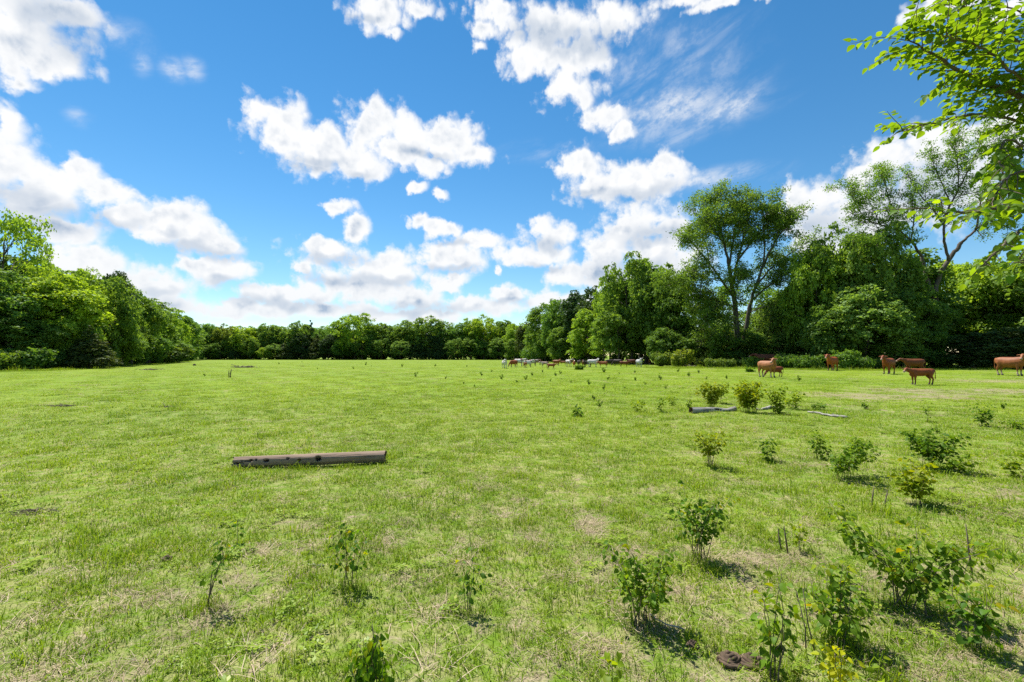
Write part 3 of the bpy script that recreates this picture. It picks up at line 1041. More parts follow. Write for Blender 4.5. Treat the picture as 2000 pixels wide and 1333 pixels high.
# tall wood on the right ------------------------------------------------------------------------
RW = [
    (1352, 70, 600, 70, 'loose_b', GREY, 'thin grey green tree left of the great open tree'),
    (1392, 66, 640, 80, 'round', OLIVE, 'low olive tree below the left limbs of the great open tree'),
    (1345, 66, 655, 60, 'round_b', DARK, None), (1440, 72, 635, 130, 'round', DARK, None), (1420, 57, 652, 80, 'round_b', DARK, None), (1470, 57, 640, 80, 'round', DARK, None), (1500, 58, 620, 70, 'tall_b', MID, None), (1500, 66, 635, 90, 'round_b', MID, None),
    (1458, 76, 556, 130, 'loose', BLUE, 'thin crowned tree seen between the trunks of the great open tree'),
    (1515, 70, 575, 80, 'loose_b', MID, 'airy tree filling in below the right limbs of the great open tree'),
    (1375, 76, 580, 70, 'loose', MID, 'slender half bare tree behind the left limbs of the great open tree'),
    (1535, 55, 598, 62, 'loose_b', GREY, 'pale silvery green tree right of the great open tree'),
    (1512, 60, 650, 70, 'loose_b', MID, None), (1570, 54, 640, 90, 'round_b', DARK, None),
    (1592, 52, 488, 110, 'round', YEL, 'bright full tree at the left end of the wood behind the red cattle'),
    (1650, 52, 445, 135, 'round_b', MID, 'broad full tree between the bright one and the great leaning tree'),
    (1712, 50, 446, 145, 'round', MID, 'dense tree below the left limbs of the great leaning tree'),
    (1690, 47, 560, 140, 'tall_b', GREY, 'grey green tree with dead twigs in front of the dense wood'),
    (1762, 48, 560, 130, 'round_b', DARK, None), (1625, 48, 600, 110, 'round', DARK, None), (1770, 54, 492, 150, 'tall', DARK, None),
    (1880, 58, 510, 160, 'tall_b', LIME, 'sunlit yellow green tree behind the trunk of the great leaning tree'),
    (1950, 54, 505, 160, 'round', YEL, 'yellow green tree at the right edge behind the hanging branch'),
    (2040, 52, 500, 190, 'round_b', MID, None), (2120, 48, 470, 240, 'round', MID, None),
    (1855, 48, 655, 80, 'loose_b', MID, None), (1905, 45, 650, 100, 'cedar_b', MID, 'green cedar with drooping sprays right of the dark cow'),
    (1972, 44, 640, 110, 'cedar_b', MID, 'green cedar with drooping sprays behind the rightmost cow'),
    (1800, 47, 625, 80, 'tall_b', BLUE, None), (1740, 46, 660, 90, 'loose_b', MID, None), (2050, 43, 630, 120, 'cedar_b', MID, None),
    (1680, 62, 520, 190, 'round', DARK, None), (1820, 66, 560, 200, 'round', DARK, None), (1960, 68, 580, 200, 'round_b', DARK, None),
    (1560, 66, 560, 120, 'round', DARK, None), (1470, 82, 655, 160, 'round_b', DARK, None), (1350, 86, 640, 140, 'round', DARK, None),
]
for (px, d, top, w, kind, tint, _), lab in zip(RW, name_rows(RW, lambda r: 'low' if r[2] > 610 else 'tall', 'behind the red cattle')):
    d = d * (1.16 if d < 60 else 1.06)
    tree(px, d, top, w, kind, tint, lab, G_R)


# the two great open trees: every limb drawn, then twigs and leaf sprays grown from it ----------------
def grow_sprays(rng, g, limbs, spacing, twig, C, N, leaves, rtwig, upward=0.5, start=0.3, spread=0.55):
    for pts, rad in limbs:
        P = np.asarray(pts)
        seg = np.linalg.norm(np.diff(P, axis=0), axis=1)
        s = np.concatenate([[0], np.cumsum(seg)])
        L = s[-1]
        g.tube(P, rad, 7)
        u = start * L
        while u < L:
            b = np.array([np.interp(u, s, P[:, k]) for k in range(3)])
            t = unit(np.array([np.interp(min(L, u + 0.3), s, P[:, k]) for k in range(3)]) - np.array([np.interp(max(0, u - 0.3), s, P[:, k]) for k in range(3)]))
            d = unit(rng.normal(size=3) * 1.0 + t * 0.55 + np.array([0, 0, upward]))
            ln = twig * rng.uniform(0.55, 1.25) * (1.15 - 0.45 * u / L)
            q = [b]
            for k in range(4):
                d = unit(d + rng.normal(size=3) * 0.26 + np.array([0, 0, 0.05]))
                q.append(q[-1] + d * ln / 4)
            g.tube(q, rtwig * np.array([1, 0.8, 0.6, 0.4, 0.18]), 4)
            for k in range(2, 5):
                for j in range(2):
                    dd = unit(d + rng.normal(size=3) * 0.9)
                    e = q[k] + dd * ln * rng.uniform(0.15, 0.42)
                    g.tube([q[k], (q[k] + e) / 2 + rng.normal(size=3) * 0.05, e], rtwig * np.array([0.4, 0.28, 0.1]), 3)
                    m = rng.poisson(leaves)
                    if m:
                        w = rng.uniform(0, 1, (m, 1)) ** 0.6
                        C.append(q[k] * (1 - w) + e * w + rng.normal(size=(m, 3)) * spread * np.array([1, 1, 0.6]))
                        N.append(rng.normal(size=(m, 3)) * 0.7 + np.array([0, 0, 0.8]))
            u += spacing * rng.uniform(0.6, 1.4)


def great_tree(name, label, depth, limbs_px, seed, spacing, twig, leaves, size, tint, rscale, spread, group, kids=5, kidlen=3.6):
    rng = np.random.default_rng(seed)
    root_px = limbs_px[0][0][0]
    ox = at(root_px[0], 690, depth)[0]
    t = thing(name, label, 'tree', (ox, depth, 0), 0, group)
    limbs = []
    for pts, off, r0, r1 in limbs_px:
        n = len(pts)
        q = []
        for i, (px, py) in enumerate(pts):
            o = off[0] + (off[1] - off[0]) * i / (n - 1)
            w = at(px, py, depth + o)
            q.append(w - np.array([ox, depth, 0.0]))
        q = np.array(q)
        # smooth the drawn limb
        tt = np.linspace(0, n - 1, n * 4)
        Q = np.stack([np.interp(tt, np.arange(n), q[:, k]) for k in range(3)], 1)
        Q[1:-1] = (Q[:-2] + Q[1:-1] * 2 + Q[2:]) / 4
        Q[1:-1] = (Q[:-2] + Q[1:-1] * 2 + Q[2:]) / 4
        Q[1:-1] += rng.normal(size=Q[1:-1].shape) * 0.04
        limbs.append((Q, np.linspace(r0, r1, len(Q)) * rscale))
    # secondary limbs carry the crown outwards
    ctr = np.mean([lb[0][-1] for lb in limbs], axis=0) - np.array([0, 0, 2.5])
    extra = []
    for i, (Q, rad) in enumerate(limbs):
        if limbs_px[i][2] >= 0.34:
            continue
        for k in range(kids):
            j = int(rng.uniform(0.3, 0.98) * (len(Q) - 1))
            o = unit(Q[j] - ctr)
            d = unit(o * 0.9 + rng.normal(size=3) * 0.75 + np.array([0, 0, 0.28]))
            ln = kidlen * rng.uniform(0.5, 1.15)
            q = [Q[j]]
            for m in range(5):
                d = unit(d + rng.normal(size=3) * 0.17 + np.array([0, 0, -0.05]))
                q.append(q[-1] + d * ln / 5)
            extra.append((np.array(q), rad[j] * 0.5 * np.linspace(1, 0.25, 6) + 0.008))
    limbs_px = limbs_px + [(None, None, 0.0, 0.0)] * len(extra)
    limbs = limbs + extra
    g = Geo()
    C, N = [], []
    for i, lb in enumerate(limbs):
        st = 2.0 if limbs_px[i][2] >= 0.34 else 0.25
        grow_sprays(rng, g, [lb], spacing, twig, C, N, leaves, 0.045 * rscale, start=st, spread=spread)
    link('trunk', g.mesh('trunk', M['bark']), t)
    C, N = np.concatenate(C), np.concatenate(N)
    V, T = cards(rng, C, N, size * rng.uniform(0.6, 1.4, len(C)))
    cr = link('crown', mesh_np('crown', V, T, None, True, (M['leaf_tree'],)), t)
    cr.color = (*tint, 1)
    return t


PECAN = [
    ([(1446, 712), (1440, 650), (1436, 600), (1430, 560), (1424, 520)], (0, 0), 0.52, 0.30),
    ([(1450, 705), (1456, 650), (1464, 600), (1476, 560)], (0.3, -0.6), 0.42, 0.24),
    ([(1424, 520), (1416, 480), (1408, 450), (1402, 425)], (0, 1.0), 0.24, 0.06),
    ([(1430, 560), (1440, 510), (1452, 465), (1462, 425), (1468, 400)], (0, -1.2), 0.24, 0.05),
    ([(1424, 520), (1432, 470), (1438, 430), (1442, 405)], (0, 2.2), 0.2, 0.05),
    ([(1432, 580), (1408, 545), (1385, 515), (1365, 490), (1350, 470)], (0, -2.0), 0.22, 0.05),
    ([(1408, 545), (1380, 545), (1355, 540), (1336, 530)], (-0.6, 1.5), 0.13, 0.03),
    ([(1416, 480), (1395, 450), (1378, 430)], (0.3, -1.8), 0.14, 0.04),
    ([(1385, 515), (1380, 480), (1365, 450)], (-1.2, 2.5), 0.12, 0.03),
    ([(1440, 510), (1470, 470), (1495, 440), (1515, 415)], (-0.4, 1.0), 0.18, 0.04),
    ([(1476, 560), (1492, 515), (1512, 475), (1532, 445), (1550, 430)], (-0.6, -2.2), 0.24, 0.04),
    ([(1476, 560), (1500, 530), (1528, 505), (1552, 490), (1568, 480)], (-0.6, 2.0), 0.18, 0.03),
    ([(1470, 585), (1496, 562), (1520, 548), (1545, 540)], (-0.3, -2.6), 0.17, 0.03),
    ([(1492, 515), (1494, 475), (1490, 435), (1488, 405)], (-1.2, 0.8), 0.16, 0.04),
    ([(1452, 465), (1450, 430), (1452, 408)], (-0.6, 2.8), 0.12, 0.03),
    ([(1436, 600), (1404, 590), (1375, 585), (1350, 590)], (0, 1.2), 0.14, 0.03),
    ([(1450, 690), (1482, 640), (1500, 605), (1520, 590)], (0.4, 0.4), 0.18, 0.04),
    ([(1436, 620), (1410, 620), (1385, 625), (1362, 640)], (0, -2.5), 0.1, 0.03),
    ([(1466, 610), (1490, 600), (1515, 600), (1535, 612)], (0.2, -2.5), 0.1, 0.03),
    ([(1432, 560), (1450, 545), (1462, 530)], (0, -3.0), 0.08, 0.02),
    ([(1404, 590), (1380, 560), (1352, 555), (1328, 560)], (0.5, -1.5), 0.1, 0.03),
    ([(1402, 425), (1396, 405), (1385, 398)], (1.0, 0), 0.07, 0.02),
    ([(1446, 712), (1400, 650), (1385, 600), (1378, 570)], (1.5, 2.5), 0.14, 0.03),
]
great_tree('great_open_tree', 'great open tree with spreading visible limbs standing clear of the wood', 66, PECAN, 21, 0.44, 1.7, 16.0, 0.165,
           (1.0, 1.0, 0.9), 0.85, 0.42, G_R, 5, 3.8)

LEANER = [
    ([(1822, 705), (1823, 640), (1826, 590), (1827, 560)], (0, 0), 0.55, 0.42),
    ([(1827, 565), (1836, 535), (1852, 510), (1870, 485), (1878, 474)], (0, -0.6), 0.40, 0.30),
    ([(1826, 590), (1812, 555), (1806, 525), (1800, 500)], (0, 0.8), 0.36, 0.26),
    ([(1852, 510), (1846, 475), (1842, 440), (1856, 400), (1872, 370), (1890, 335), (1906, 300), (1920, 270)], (-0.4, -2.0), 0.24, 0.04),
    ([(1842, 440), (1822, 410), (1800, 385), (1782, 360), (1770, 335)], (-0.6, 1.5), 0.15, 0.03),
    ([(1856, 400), (1840, 360), (1826, 330), (1818, 305)], (-1.0, 1.0), 0.13, 0.03),
    ([(1872, 370), (1872, 330), (1866, 300), (1856, 275)], (-1.2, -2.5), 0.11, 0.03),
    ([(1878, 474), (1905, 450), (1930, 430), (1960, 405), (1985, 380)], (-0.6, 1.0), 0.22, 0.04),
    ([(1905, 450), (1915, 400), (1930, 350), (1945, 310)], (-0.3, -1.5), 0.16, 0.03),
    ([(1930, 430), (1960, 440), (1990, 455)], (0.2, -1.5), 0.12, 0.03),
    ([(1800, 500), (1780, 470), (1757, 450), (1740, 425), (1728, 400)], (0.8, -0.8), 0.22, 0.04),
    ([(1757, 450), (1720, 440), (1690, 430), (1660, 415)], (0.2, 2.0), 0.14, 0.03),
    ([(1740, 425), (1736, 385), (1726, 350), (1722, 325)], (-0.2, 1.6), 0.12, 0.03),
    ([(1780, 470), (1786, 430), (1782, 395), (1790, 360)], (0.6, -1.6), 0.13, 0.03),
    ([(1806, 525), (1770, 505), (1730, 490), (1690, 480), (1650, 470)], (0.6, -2.0), 0.16, 0.03),
    ([(1690, 430), (1670, 395), (1660, 375)], (1.4, 0.2), 0.09, 0.02),
    ([(1720, 440), (1700, 400), (1690, 370)], (0.6, 2.6), 0.1, 0.02),
    ([(1945, 310), (1965, 285), (1985, 265)], (-1.5, -2.0), 0.06, 0.02),
]
great_tree('great_leaning_tree', 'great leaning tree with forked trunk and sparse windswept crown above the red cattle', 58, LEANER, 22, 0.45, 1.5, 13.0, 0.14,
           (1.05, 1.1, 0.95), 0.72, 0.34, G_R, 4, 2.9)


# ------------------------------------------------------------------ bushes along the wood edges
def bush_proto(seed, W, H, n, size, mat='leaf_bush'):
    rng = np.random.default_rng(seed)
    C, N = [], []
    g = Geo()
    for k in range(9):
        a = rng.uniform(0, 6.28)
        r = W * 0.32 * math.sqrt(rng.uniform())
        c = np.array([math.cos(a) * r, math.sin(a) * r, H * rng.uniform(0.25, 0.72)])
        m = n // 9
        d = unit(rng.normal(size=(m, 3)))
        C.append(c + d * np.array([W * 0.24, W * 0.24, H * 0.30]) * rng.uniform(0.5, 1.1, (m, 1)))
        N.append(d + rng.normal(size=(m, 3)) * 0.7 + np.array([0, 0, 0.4]))
        b = np.array([rng.normal() * W * 0.06, rng.normal() * W * 0.06, -0.05])
        g.tube([b, (b + c) / 2 + rng.normal(size=3) * 0.05, c], [0.03, 0.022, 0.01], 4)
    for k in range(14):                        # arching canes
        a = rng.uniform(0, 6.28)
        e = np.array([math.cos(a) * W * 0.55, math.sin(a) * W * 0.55, H * rng.uniform(0.35, 1.05)])
        m = np.array([math.cos(a) * W * 0.25, math.sin(a) * W * 0.25, H * rng.uniform(0.7, 1.15)])
        g.tube([(0, 0, 0), m * 0.6, m, e], [0.02, 0.016, 0.012, 0.005], 3)
        w = rng.uniform(0, 1, (26, 1))
        C.append((m * (1 - w) + e * w) + rng.normal(size=(26, 3)) * 0.07 * H)
        N.append(rng.normal(size=(26, 3)) + np.array([0, 0, 0.6]))
    C, N = np.concatenate(C), np.concatenate(N)
    C[:, 2] = np.maximum(C[:, 2], 0.03)
    V, T = cards(rng, C, N, size * rng.uniform(0.6, 1.4, len(C)))
    return dict(foliage=mesh_np('foliage', V, T, None, True, (M[mat],)), stem=g.mesh('stem', M['twig_bark']), W=W, H=H)


BUSH = [bush_proto(61, 3.0, 1.8, 2600, 0.17), bush_proto(62, 3.4, 1.5, 2600, 0.16), bush_proto(63, 2.6, 2.0, 2600, 0.17)]


def bush(px, py, w, h, k, tint, label, group, name='bush', mat=None):
    b = BUSH[k]
    g = on_ground(px, py)
    W, H = w / FPX * g[1], h / FPX * g[1]
    t = thing(name, label, 'bush', put_z(g), rt.uniform(0, 6.28), group)
    t.scale = (W / b['W'], W / b['W'], H / b['H'])
    link('stem', b['stem'], t)
    f = link('foliage', b['foliage'], t)
    f.color = (*tint, 1)
    f['kind'] = 'stuff'
    return t


BR = 'brambles along the edge of the right wood'
BB = [
    (1292, 716, 36, 26, 0, (1.0, 1.0, 0.9), 'round green bramble at the right end of the herd'),
    (1332, 717, 44, 32, 2, (1.35, 1.15, 0.7), 'yellow green bramble mound right of the herd'),
    (1366, 717, 30, 18, 1, (1.1, 1, 0.9), None), (1395, 718, 36, 17, 1, (1, 1, 0.9), None), (1425, 718, 40, 16, 1, (1, 1, 1), None),
    (1452, 718, 30, 15, 1, (0.9, 1, 0.9), None), (1470, 719, 34, 20, 0, (0.8, 0.95, 0.8), None),
    (1535, 720, 44, 26, 0, (0.75, 0.95, 0.75), None), (1562, 721, 40, 24, 1, (0.7, 0.9, 0.7), None), (1590, 722, 40, 26, 0, (0.7, 0.9, 0.7), None),
    (1650, 722, 44, 36, 2, (0.85, 1.05, 0.75), 'leafy bramble with a pale drooping top behind the cow left of the wood gap'),
    (1680, 722, 44, 24, 1, (0.6, 0.8, 0.6), None), (1703, 721, 40, 20, 1, (0.6, 0.7, 0.6), None),
    (1848, 719, 44, 18, 1, (0.6, 0.8, 0.6), None), (1900, 718, 50, 20, 0, (0.7, 0.9, 0.6), None), (1948, 718, 50, 18, 1, (0.7, 0.9, 0.6), None),
    (1405, 711, 60, 26, 0, (0.65, 0.85, 0.7), None), (1450, 711, 60, 26, 0, (0.6, 0.8, 0.7), None), (1560, 713, 70, 34, 0, (0.6, 0.8, 0.65), None),
    (1620, 714, 60, 30, 2, (0.6, 0.8, 0.65), None), (1700, 714, 60, 30, 2, (0.5, 0.7, 0.6), None), (2000, 720, 60, 24, 0, (0.7, 0.9, 0.6), None),
]
for px, py, w, h, k, tint, lab in BB:
    bush(px, py, w, h, k, tint, lab or 'low leafy bramble, %s from the left among plain ones below the right wood' % ORD[sorted(q[0] for q in BB if not q[6]).index(px)], BR)
BL = 'low bushes along the edge of the left wood'
for px, py, w, h, k, tint, lab in [
    (8, 724, 70, 34, 0, (0.9, 1.0, 0.8), None), (55, 723, 70, 40, 2, (0.7, 0.9, 0.8), None), (100, 721, 60, 30, 1, (0.65, 0.85, 0.8), None),
    (140, 719, 50, 28, 0, (0.8, 0.95, 0.7), None), (200, 717, 50, 40, 2, (0.7, 0.85, 0.7), None), (228, 715, 40, 24, 1, (0.8, 1.0, 0.7), None),
    (262, 712, 44, 26, 0, (0.7, 0.9, 0.7), None), (300, 710, 40, 22, 1, (0.7, 0.9, 0.7), None), (340, 709, 60, 28, 2, (0.75, 0.8, 0.7), None),
    (-45, 726, 80, 40, 0, (0.8, 0.9, 0.7), None),
]:
    bush(px, py, w, h, k, tint, 'low leafy bush, %s from the left along the foot of the left wood' % ORD[sorted((8, 55, 100, 140, 200, 228, 262, 300, 340, -45)).index(px)], BL)

er = np.random.default_rng(8)
for line, n in (([(-60, 727), (60, 725), (120, 723), (200, 719), (260, 714), (320, 710.5), (370, 706.5)], 700), ([(1270, 719), (1330, 719.5), (1460, 720), (1560, 722.5), (1700, 724), (1850, 722), (2060, 724)], 1100),
                ([(1040, 708.5), (1100, 710), (1180, 712.5), (1260, 716)], 350), ([(380, 703.3), (700, 703.3), (1030, 704)], 700)):
    L = np.array(line, dtype=float)
    for u in er.uniform(0, len(L) - 1, n):
        i = int(u)
        p = L[i] * (1 - u + i) + L[i + 1] * (u - i)
        g_ = on_ground(p[0], p[1] + er.uniform(-0.6, 0.5))
        EDGES.append((g_[0], g_[1]))

# ------------------------------------------------------------------ undergrowth filling the woods below the crowns
def undergrowth(name, label, line, hmax, n, size, depthw, seed, tint, mat='leaf_tree'):
    rng = np.random.default_rng(seed)
    P = np.array(line, dtype=float)
    seg = np.linalg.norm(np.diff(P, axis=0), axis=1)
    s = np.concatenate([[0], np.cumsum(seg)])
    m = int(s[-1] / 1.6)
    C, N = [], []
    for k in range(m):
        u = rng.uniform(0, s[-1])
        c = np.array([np.interp(u, s, P[:, 0]), np.interp(u, s, P[:, 1]), 0.0])
        c[:2] += rng.normal(size=2) * depthw
        h = hmax * rng.uniform(0.45, 1.0)
        r = h * rng.uniform(0.45, 0.8)
        q = n // m
        d = unit(rng.normal(size=(q, 3)))
        C.append(c + np.array([0, 0, h * 0.48]) + d * np.array([r, r, h * 0.52]) * rng.uniform(0.5, 1.1, (q, 1)))
        N.append(d + rng.normal(size=(q, 3)) * 0.6 + np.array([0, 0, 0.3]))
    C, N = np.concatenate(C), np.concatenate(N)
    C[:, 2] = np.maximum(C[:, 2], 0.02)
    V, T = cards(rng, C, N, size * rng.uniform(0.6, 1.4, len(C)))
    o = link(name, mesh_np(name, V, T, None, True, (M[mat],)))
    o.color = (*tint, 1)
    o['kind'] = 'stuff'
    o['label'] = label


def gx(px, d):
    return (at(px, 690, d)[0], d)


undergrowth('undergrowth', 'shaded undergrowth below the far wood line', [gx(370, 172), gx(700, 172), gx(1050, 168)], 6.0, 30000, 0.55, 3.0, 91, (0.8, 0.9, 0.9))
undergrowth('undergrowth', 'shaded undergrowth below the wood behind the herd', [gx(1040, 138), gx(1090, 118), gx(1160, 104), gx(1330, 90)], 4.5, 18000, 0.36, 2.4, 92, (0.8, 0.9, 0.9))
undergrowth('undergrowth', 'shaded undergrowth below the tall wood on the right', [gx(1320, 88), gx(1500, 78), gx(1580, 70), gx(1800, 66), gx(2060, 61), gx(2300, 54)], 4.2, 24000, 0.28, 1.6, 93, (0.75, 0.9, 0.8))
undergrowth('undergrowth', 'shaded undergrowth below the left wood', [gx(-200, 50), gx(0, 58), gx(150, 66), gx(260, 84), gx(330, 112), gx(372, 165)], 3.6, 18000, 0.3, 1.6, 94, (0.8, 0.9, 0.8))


# ------------------------------------------------------------------ cattle
def hide_mat(name, base, pale, patch=None, dark=None):
    """coat in object space: paler muzzle / lower legs, darker points, or large patches"""
    m, n = new_mat(name)
    tc = n.new('ShaderNodeTexCoord')
    p = tc.outputs['Object']
    sp = n.new('ShaderNodeSeparateXYZ')
    n.put(sp.inputs[0], p)
    oi = n.new('ShaderNodeObjectInfo')
    x = n.noise(p, 7.0, 4.0, 0.6)
    c = n.mix(n.ramp(x, 0.3, 0.7), tuple(v * 0.82 for v in base), tuple(v * 1.15 for v in base))
    if patch is not None:
        off = n.v('ADD', p, n.v('SCALE', oi.outputs['Location'], 0.73))
        q = n.noise(off, 2.1, 3.0, 0.5)
        c = n.mix(n.ramp(q, 0.50, 0.56), c, patch)
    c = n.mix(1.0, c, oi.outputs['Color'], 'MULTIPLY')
    c = n.mix(n.ramp(n.noise(p, 1.8, 2.0, 0.5), 0.42, 0.7, 0.0, 0.45), c, n.mix(1.0, c, (0.45, 0.42, 0.42), 'MULTIPLY'))
    if pale is not None:
        c = n.mix(n.ramp(sp.outputs[2], 0.42, 0.22), c, pale)
    if dark is not None:
        c = n.mix(n.ramp(sp.outputs[2], 0.40, 0.15, 0, 0.75), c, dark)
    bs = n.new('ShaderNodeBsdfPrincipled')
    n.put(bs.inputs['Base Color'], c)
    bs.inputs['Roughness'].default_value = 0.6
    bs.inputs['Specular IOR Level'].default_value = 0.3
    o = n.new('ShaderNodeOutputMaterial')
    n.t.links.new(bs.outputs[0], o.inputs['Surface'])
    return m


M['coat_red'] = hide_mat('coat_red', (0.235, 0.056, 0.012), None, None, (0.06, 0.025, 0.016))
M['coat_tan'] = hide_mat('coat_tan', (0.29, 0.112, 0.036), (0.42, 0.31, 0.22))
M['coat_black'] = hide_mat('coat_black', (0.035, 0.022, 0.018), None)
M['coat_white'] = hide_mat('coat_white', (0.56, 0.53, 0.49), None)
M['coat_pied'] = hide_mat('coat_pied', (0.56, 0.53, 0.49), None, (0.16, 0.065, 0.04))
M['muzzle'] = solid_mat('muzzle', (0.24, 0.15, 0.11), (0.42, 0.30, 0.24), 20.0, 0.5, bump=0)
M['hoof'] = solid_mat('hoof', (0.04, 0.033, 0.028), (0.10, 0.085, 0.07), 20.0, 0.6, bump=0)
M['eye'] = solid_mat('eye', (0.008, 0.006, 0.005), (0.012, 0.01, 0.008), 5.0, 0.15, bump=0)
M['horn'] = solid_mat('horn', (0.40, 0.36, 0.29), (0.62, 0.57, 0.48), 8.0, 0.45, bump=0)


def rz_pts(pts, piv, yaw):
    c, s = math.cos(yaw), math.sin(yaw)
    P = np.array(pts, dtype=float) - piv
    return np.stack([P[:, 0] * c - P[:, 1] * s, P[:, 0] * s + P[:, 1] * c, P[:, 2]], 1) + piv


def cow_proto(name, yaw=0.0, pose='up', calf=False, stride=0.0, horns=False):
    """one continuous body (trunk, neck, head, ears, legs, tail fused), with hooves, eyes, muzzle and horns as parts"""
    g = Geo()
    lg = 1.12 if calf else 1.0
    gir = 0.80 if calf else 1.0

    def Z(z):                                    # calves are leggy: deeper legs, shallower trunk
        return z
    tr = [(-0.92, 1.10, 0.10, 0.10), (-0.86, 1.08, 0.19, 0.20), (-0.70, 1.04, 0.26, 0.28), (-0.45, 1.00, 0.30, 0.33), (-0.10, 0.93, 0.345, 0.39),
          (0.20, 0.93, 0.335, 0.39), (0.45, 0.97, 0.29, 0.37), (0.64, 1.02, 0.235, 0.34), (0.78, 1.08, 0.17, 0.25), (0.85, 1.10, 0.11, 0.16)]
    g.tube([(x, 0, z + (0.06 if calf else 0)) for x, z, w, h in tr], None, 16, True, [(w * gir, h * gir) for x, z, w, h in tr])
    g.tube([(-0.55, 0, 1.22), (-0.2, 0, 1.22), (0.2, 0, 1.21), (0.55, 0, 1.26)], [0.09, 0.11, 0.11, 0.09], 8)      # back line
    # brisket and withers
    g.tube([(0.45, 0, 0.74), (0.68, 0, 0.76), (0.80, 0, 0.90)], [0.12, 0.13, 0.10], 8)
    sh = np.array([0.62, 0.0, 1.15])
    if pose == 'up':
        nk = [(0.55, 0, 1.06), (0.74, 0, 1.16), (0.90, 0, 1.29), (1.02, 0, 1.42)]
        poll, muz = np.array([1.06, 0, 1.49]), np.array([1.46, 0, 1.20])
    elif pose == 'level':
        nk = [(0.55, 0, 1.06), (0.78, 0, 1.12), (0.98, 0, 1.19), (1.12, 0, 1.26)]
        poll, muz = np.array([1.16, 0, 1.32]), np.array([1.58, 0, 1.08])
    else:                                        # grazing
        nk = [(0.55, 0, 1.02), (0.80, 0, 0.90), (0.98, 0, 0.72), (1.08, 0, 0.56)]
        poll, muz = np.array([1.12, 0, 0.56]), np.array([1.30, 0, 0.12])
    piv = np.array([0.74, 0, 0.0])
    nk2 = [nk[0]] + [tuple(rz_pts([q], piv, yaw * f)[0]) for q, f in zip(nk[1:], (0.3, 0.75, 1.0))]
    g.tube(nk2, None, 12, True, [(0.17 * gir, 0.30 * gir), (0.145 * gir, 0.235 * gir), (0.115, 0.185), (0.10, 0.145)])
    ax = unit(muz - poll)
    piv2 = np.array([0.74, 0, 0.0])

    def HR(P):                                   # head points follow the neck turn and turn a little more
        Q = rz_pts(P, piv2, yaw)
        c = rz_pts([poll], piv2, yaw)[0]
        return rz_pts(Q, c, yaw * 0.45)
    hd = [poll - ax * 0.06, poll + ax * 0.02, poll + ax * 0.14, poll + ax * 0.28, poll + ax * 0.42, poll + ax * 0.50, poll + ax * 0.54]
    g.tube(HR(hd), None, 12, True, [(0.06, 0.07), (0.115, 0.12), (0.122, 0.135), (0.092, 0.112), (0.074, 0.086), (0.076, 0.078), (0.05, 0.05)])
    upn = unit(np.cross(np.array([0, 1.0, 0]), ax)) * -1.0
    if upn[2] < 0:
        upn = -upn
    for s in (-1, 1):                            # ears stand out sideways and droop a little
        e0 = poll + ax * 0.03 + np.array([0, s * 0.09, 0.0])
        g.tube(HR([e0, e0 + np.array([0, s * 0.09, 0.015]), e0 + np.array([0, s * 0.19, -0.01]), e0 + np.array([0, s * 0.25, -0.05])]), None, 8, True,
               [(0.03, 0.03), (0.055, 0.03), (0.05, 0.028), (0.015, 0.015)])
    # legs
    for s in (-1, 1):
        f = stride * s
        fx = 0.50
        g.tube([(fx + 0.02, s * 0.15, 1.0), (fx, s * 0.175, 0.78), (fx + 0.03 + f * 0.3, s * 0.165, 0.58), (fx + 0.03 + f * 0.7, s * 0.155, 0.42), (fx + 0.02 + f * 0.85, s * 0.15, 0.26),
                (fx + 0.025 + f, s * 0.15, 0.10), (fx + 0.055 + f, s * 0.15, 0.02)], None, 10, True,
               [(0.09, 0.15), (0.085, 0.125), (0.065, 0.085), (0.058, 0.062), (0.043, 0.045), (0.052, 0.055), (0.055, 0.06)], up=(1, 0, 0))
        hx = -0.62
        h = -f
        g.tube([(hx + 0.02, s * 0.15, 1.12), (hx + 0.04, s * 0.19, 0.92), (hx + 0.08 + h * 0.3, s * 0.19, 0.70), (hx - 0.05 + h * 0.6, s * 0.175, 0.52), (hx - 0.10 + h * 0.75, s * 0.165, 0.44),
                (hx - 0.07 + h * 0.9, s * 0.16, 0.26), (hx - 0.05 + h, s * 0.16, 0.10), (hx - 0.015 + h, s * 0.16, 0.02)], None, 10, True,
               [(0.10, 0.20), (0.115, 0.20), (0.085, 0.135), (0.058, 0.085), (0.05, 0.066), (0.042, 0.05), (0.052, 0.056), (0.055, 0.06)], up=(1, 0, 0))
    g.tube([(-0.86, 0, 1.24), (-0.95, 0, 1.20), (-0.985, 0, 1.0), (-0.98, 0, 0.75), (-0.97, 0, 0.55), (-0.965, 0, 0.42)],
           [0.04, 0.036, 0.03, 0.028, 0.045, 0.02], 8)
    if not calf:
        g.tube([(-0.36, 0, 0.70), (-0.40, 0, 0.58), (-0.42, 0, 0.54)], [0.16, 0.11, 0.05], 8)      # udder
    tmp = link(name + '_body', g.mesh('body', None))
    r = tmp.modifiers.new('r', 'REMESH')
    r.mode = 'VOXEL'
    r.voxel_size = 0.024
    sm = tmp.modifiers.new('s', 'SMOOTH')
    sm.factor = 0.5
    sm.iterations = 5
    dg = bpy.context.evaluated_depsgraph_get()
    me = bpy.data.meshes.new_from_object(tmp.evaluated_get(dg))
    me.name = 'body'
    me.polygons.foreach_set('use_smooth', np.ones(len(me.polygons), dtype=bool))
    bpy.data.objects.remove(tmp)
    parts = []
    mz = Geo()
    c = poll + ax * 0.50
    mz.tube(HR([poll + ax * 0.43, poll + ax * 0.485, poll + ax * 0.535, poll + ax * 0.552]), None, 10, True,
            [(0.070, 0.078), (0.083, 0.085), (0.074, 0.07), (0.03, 0.03)])
    parts.append(('muzzle', mz.mesh('muzzle', M['muzzle'])))
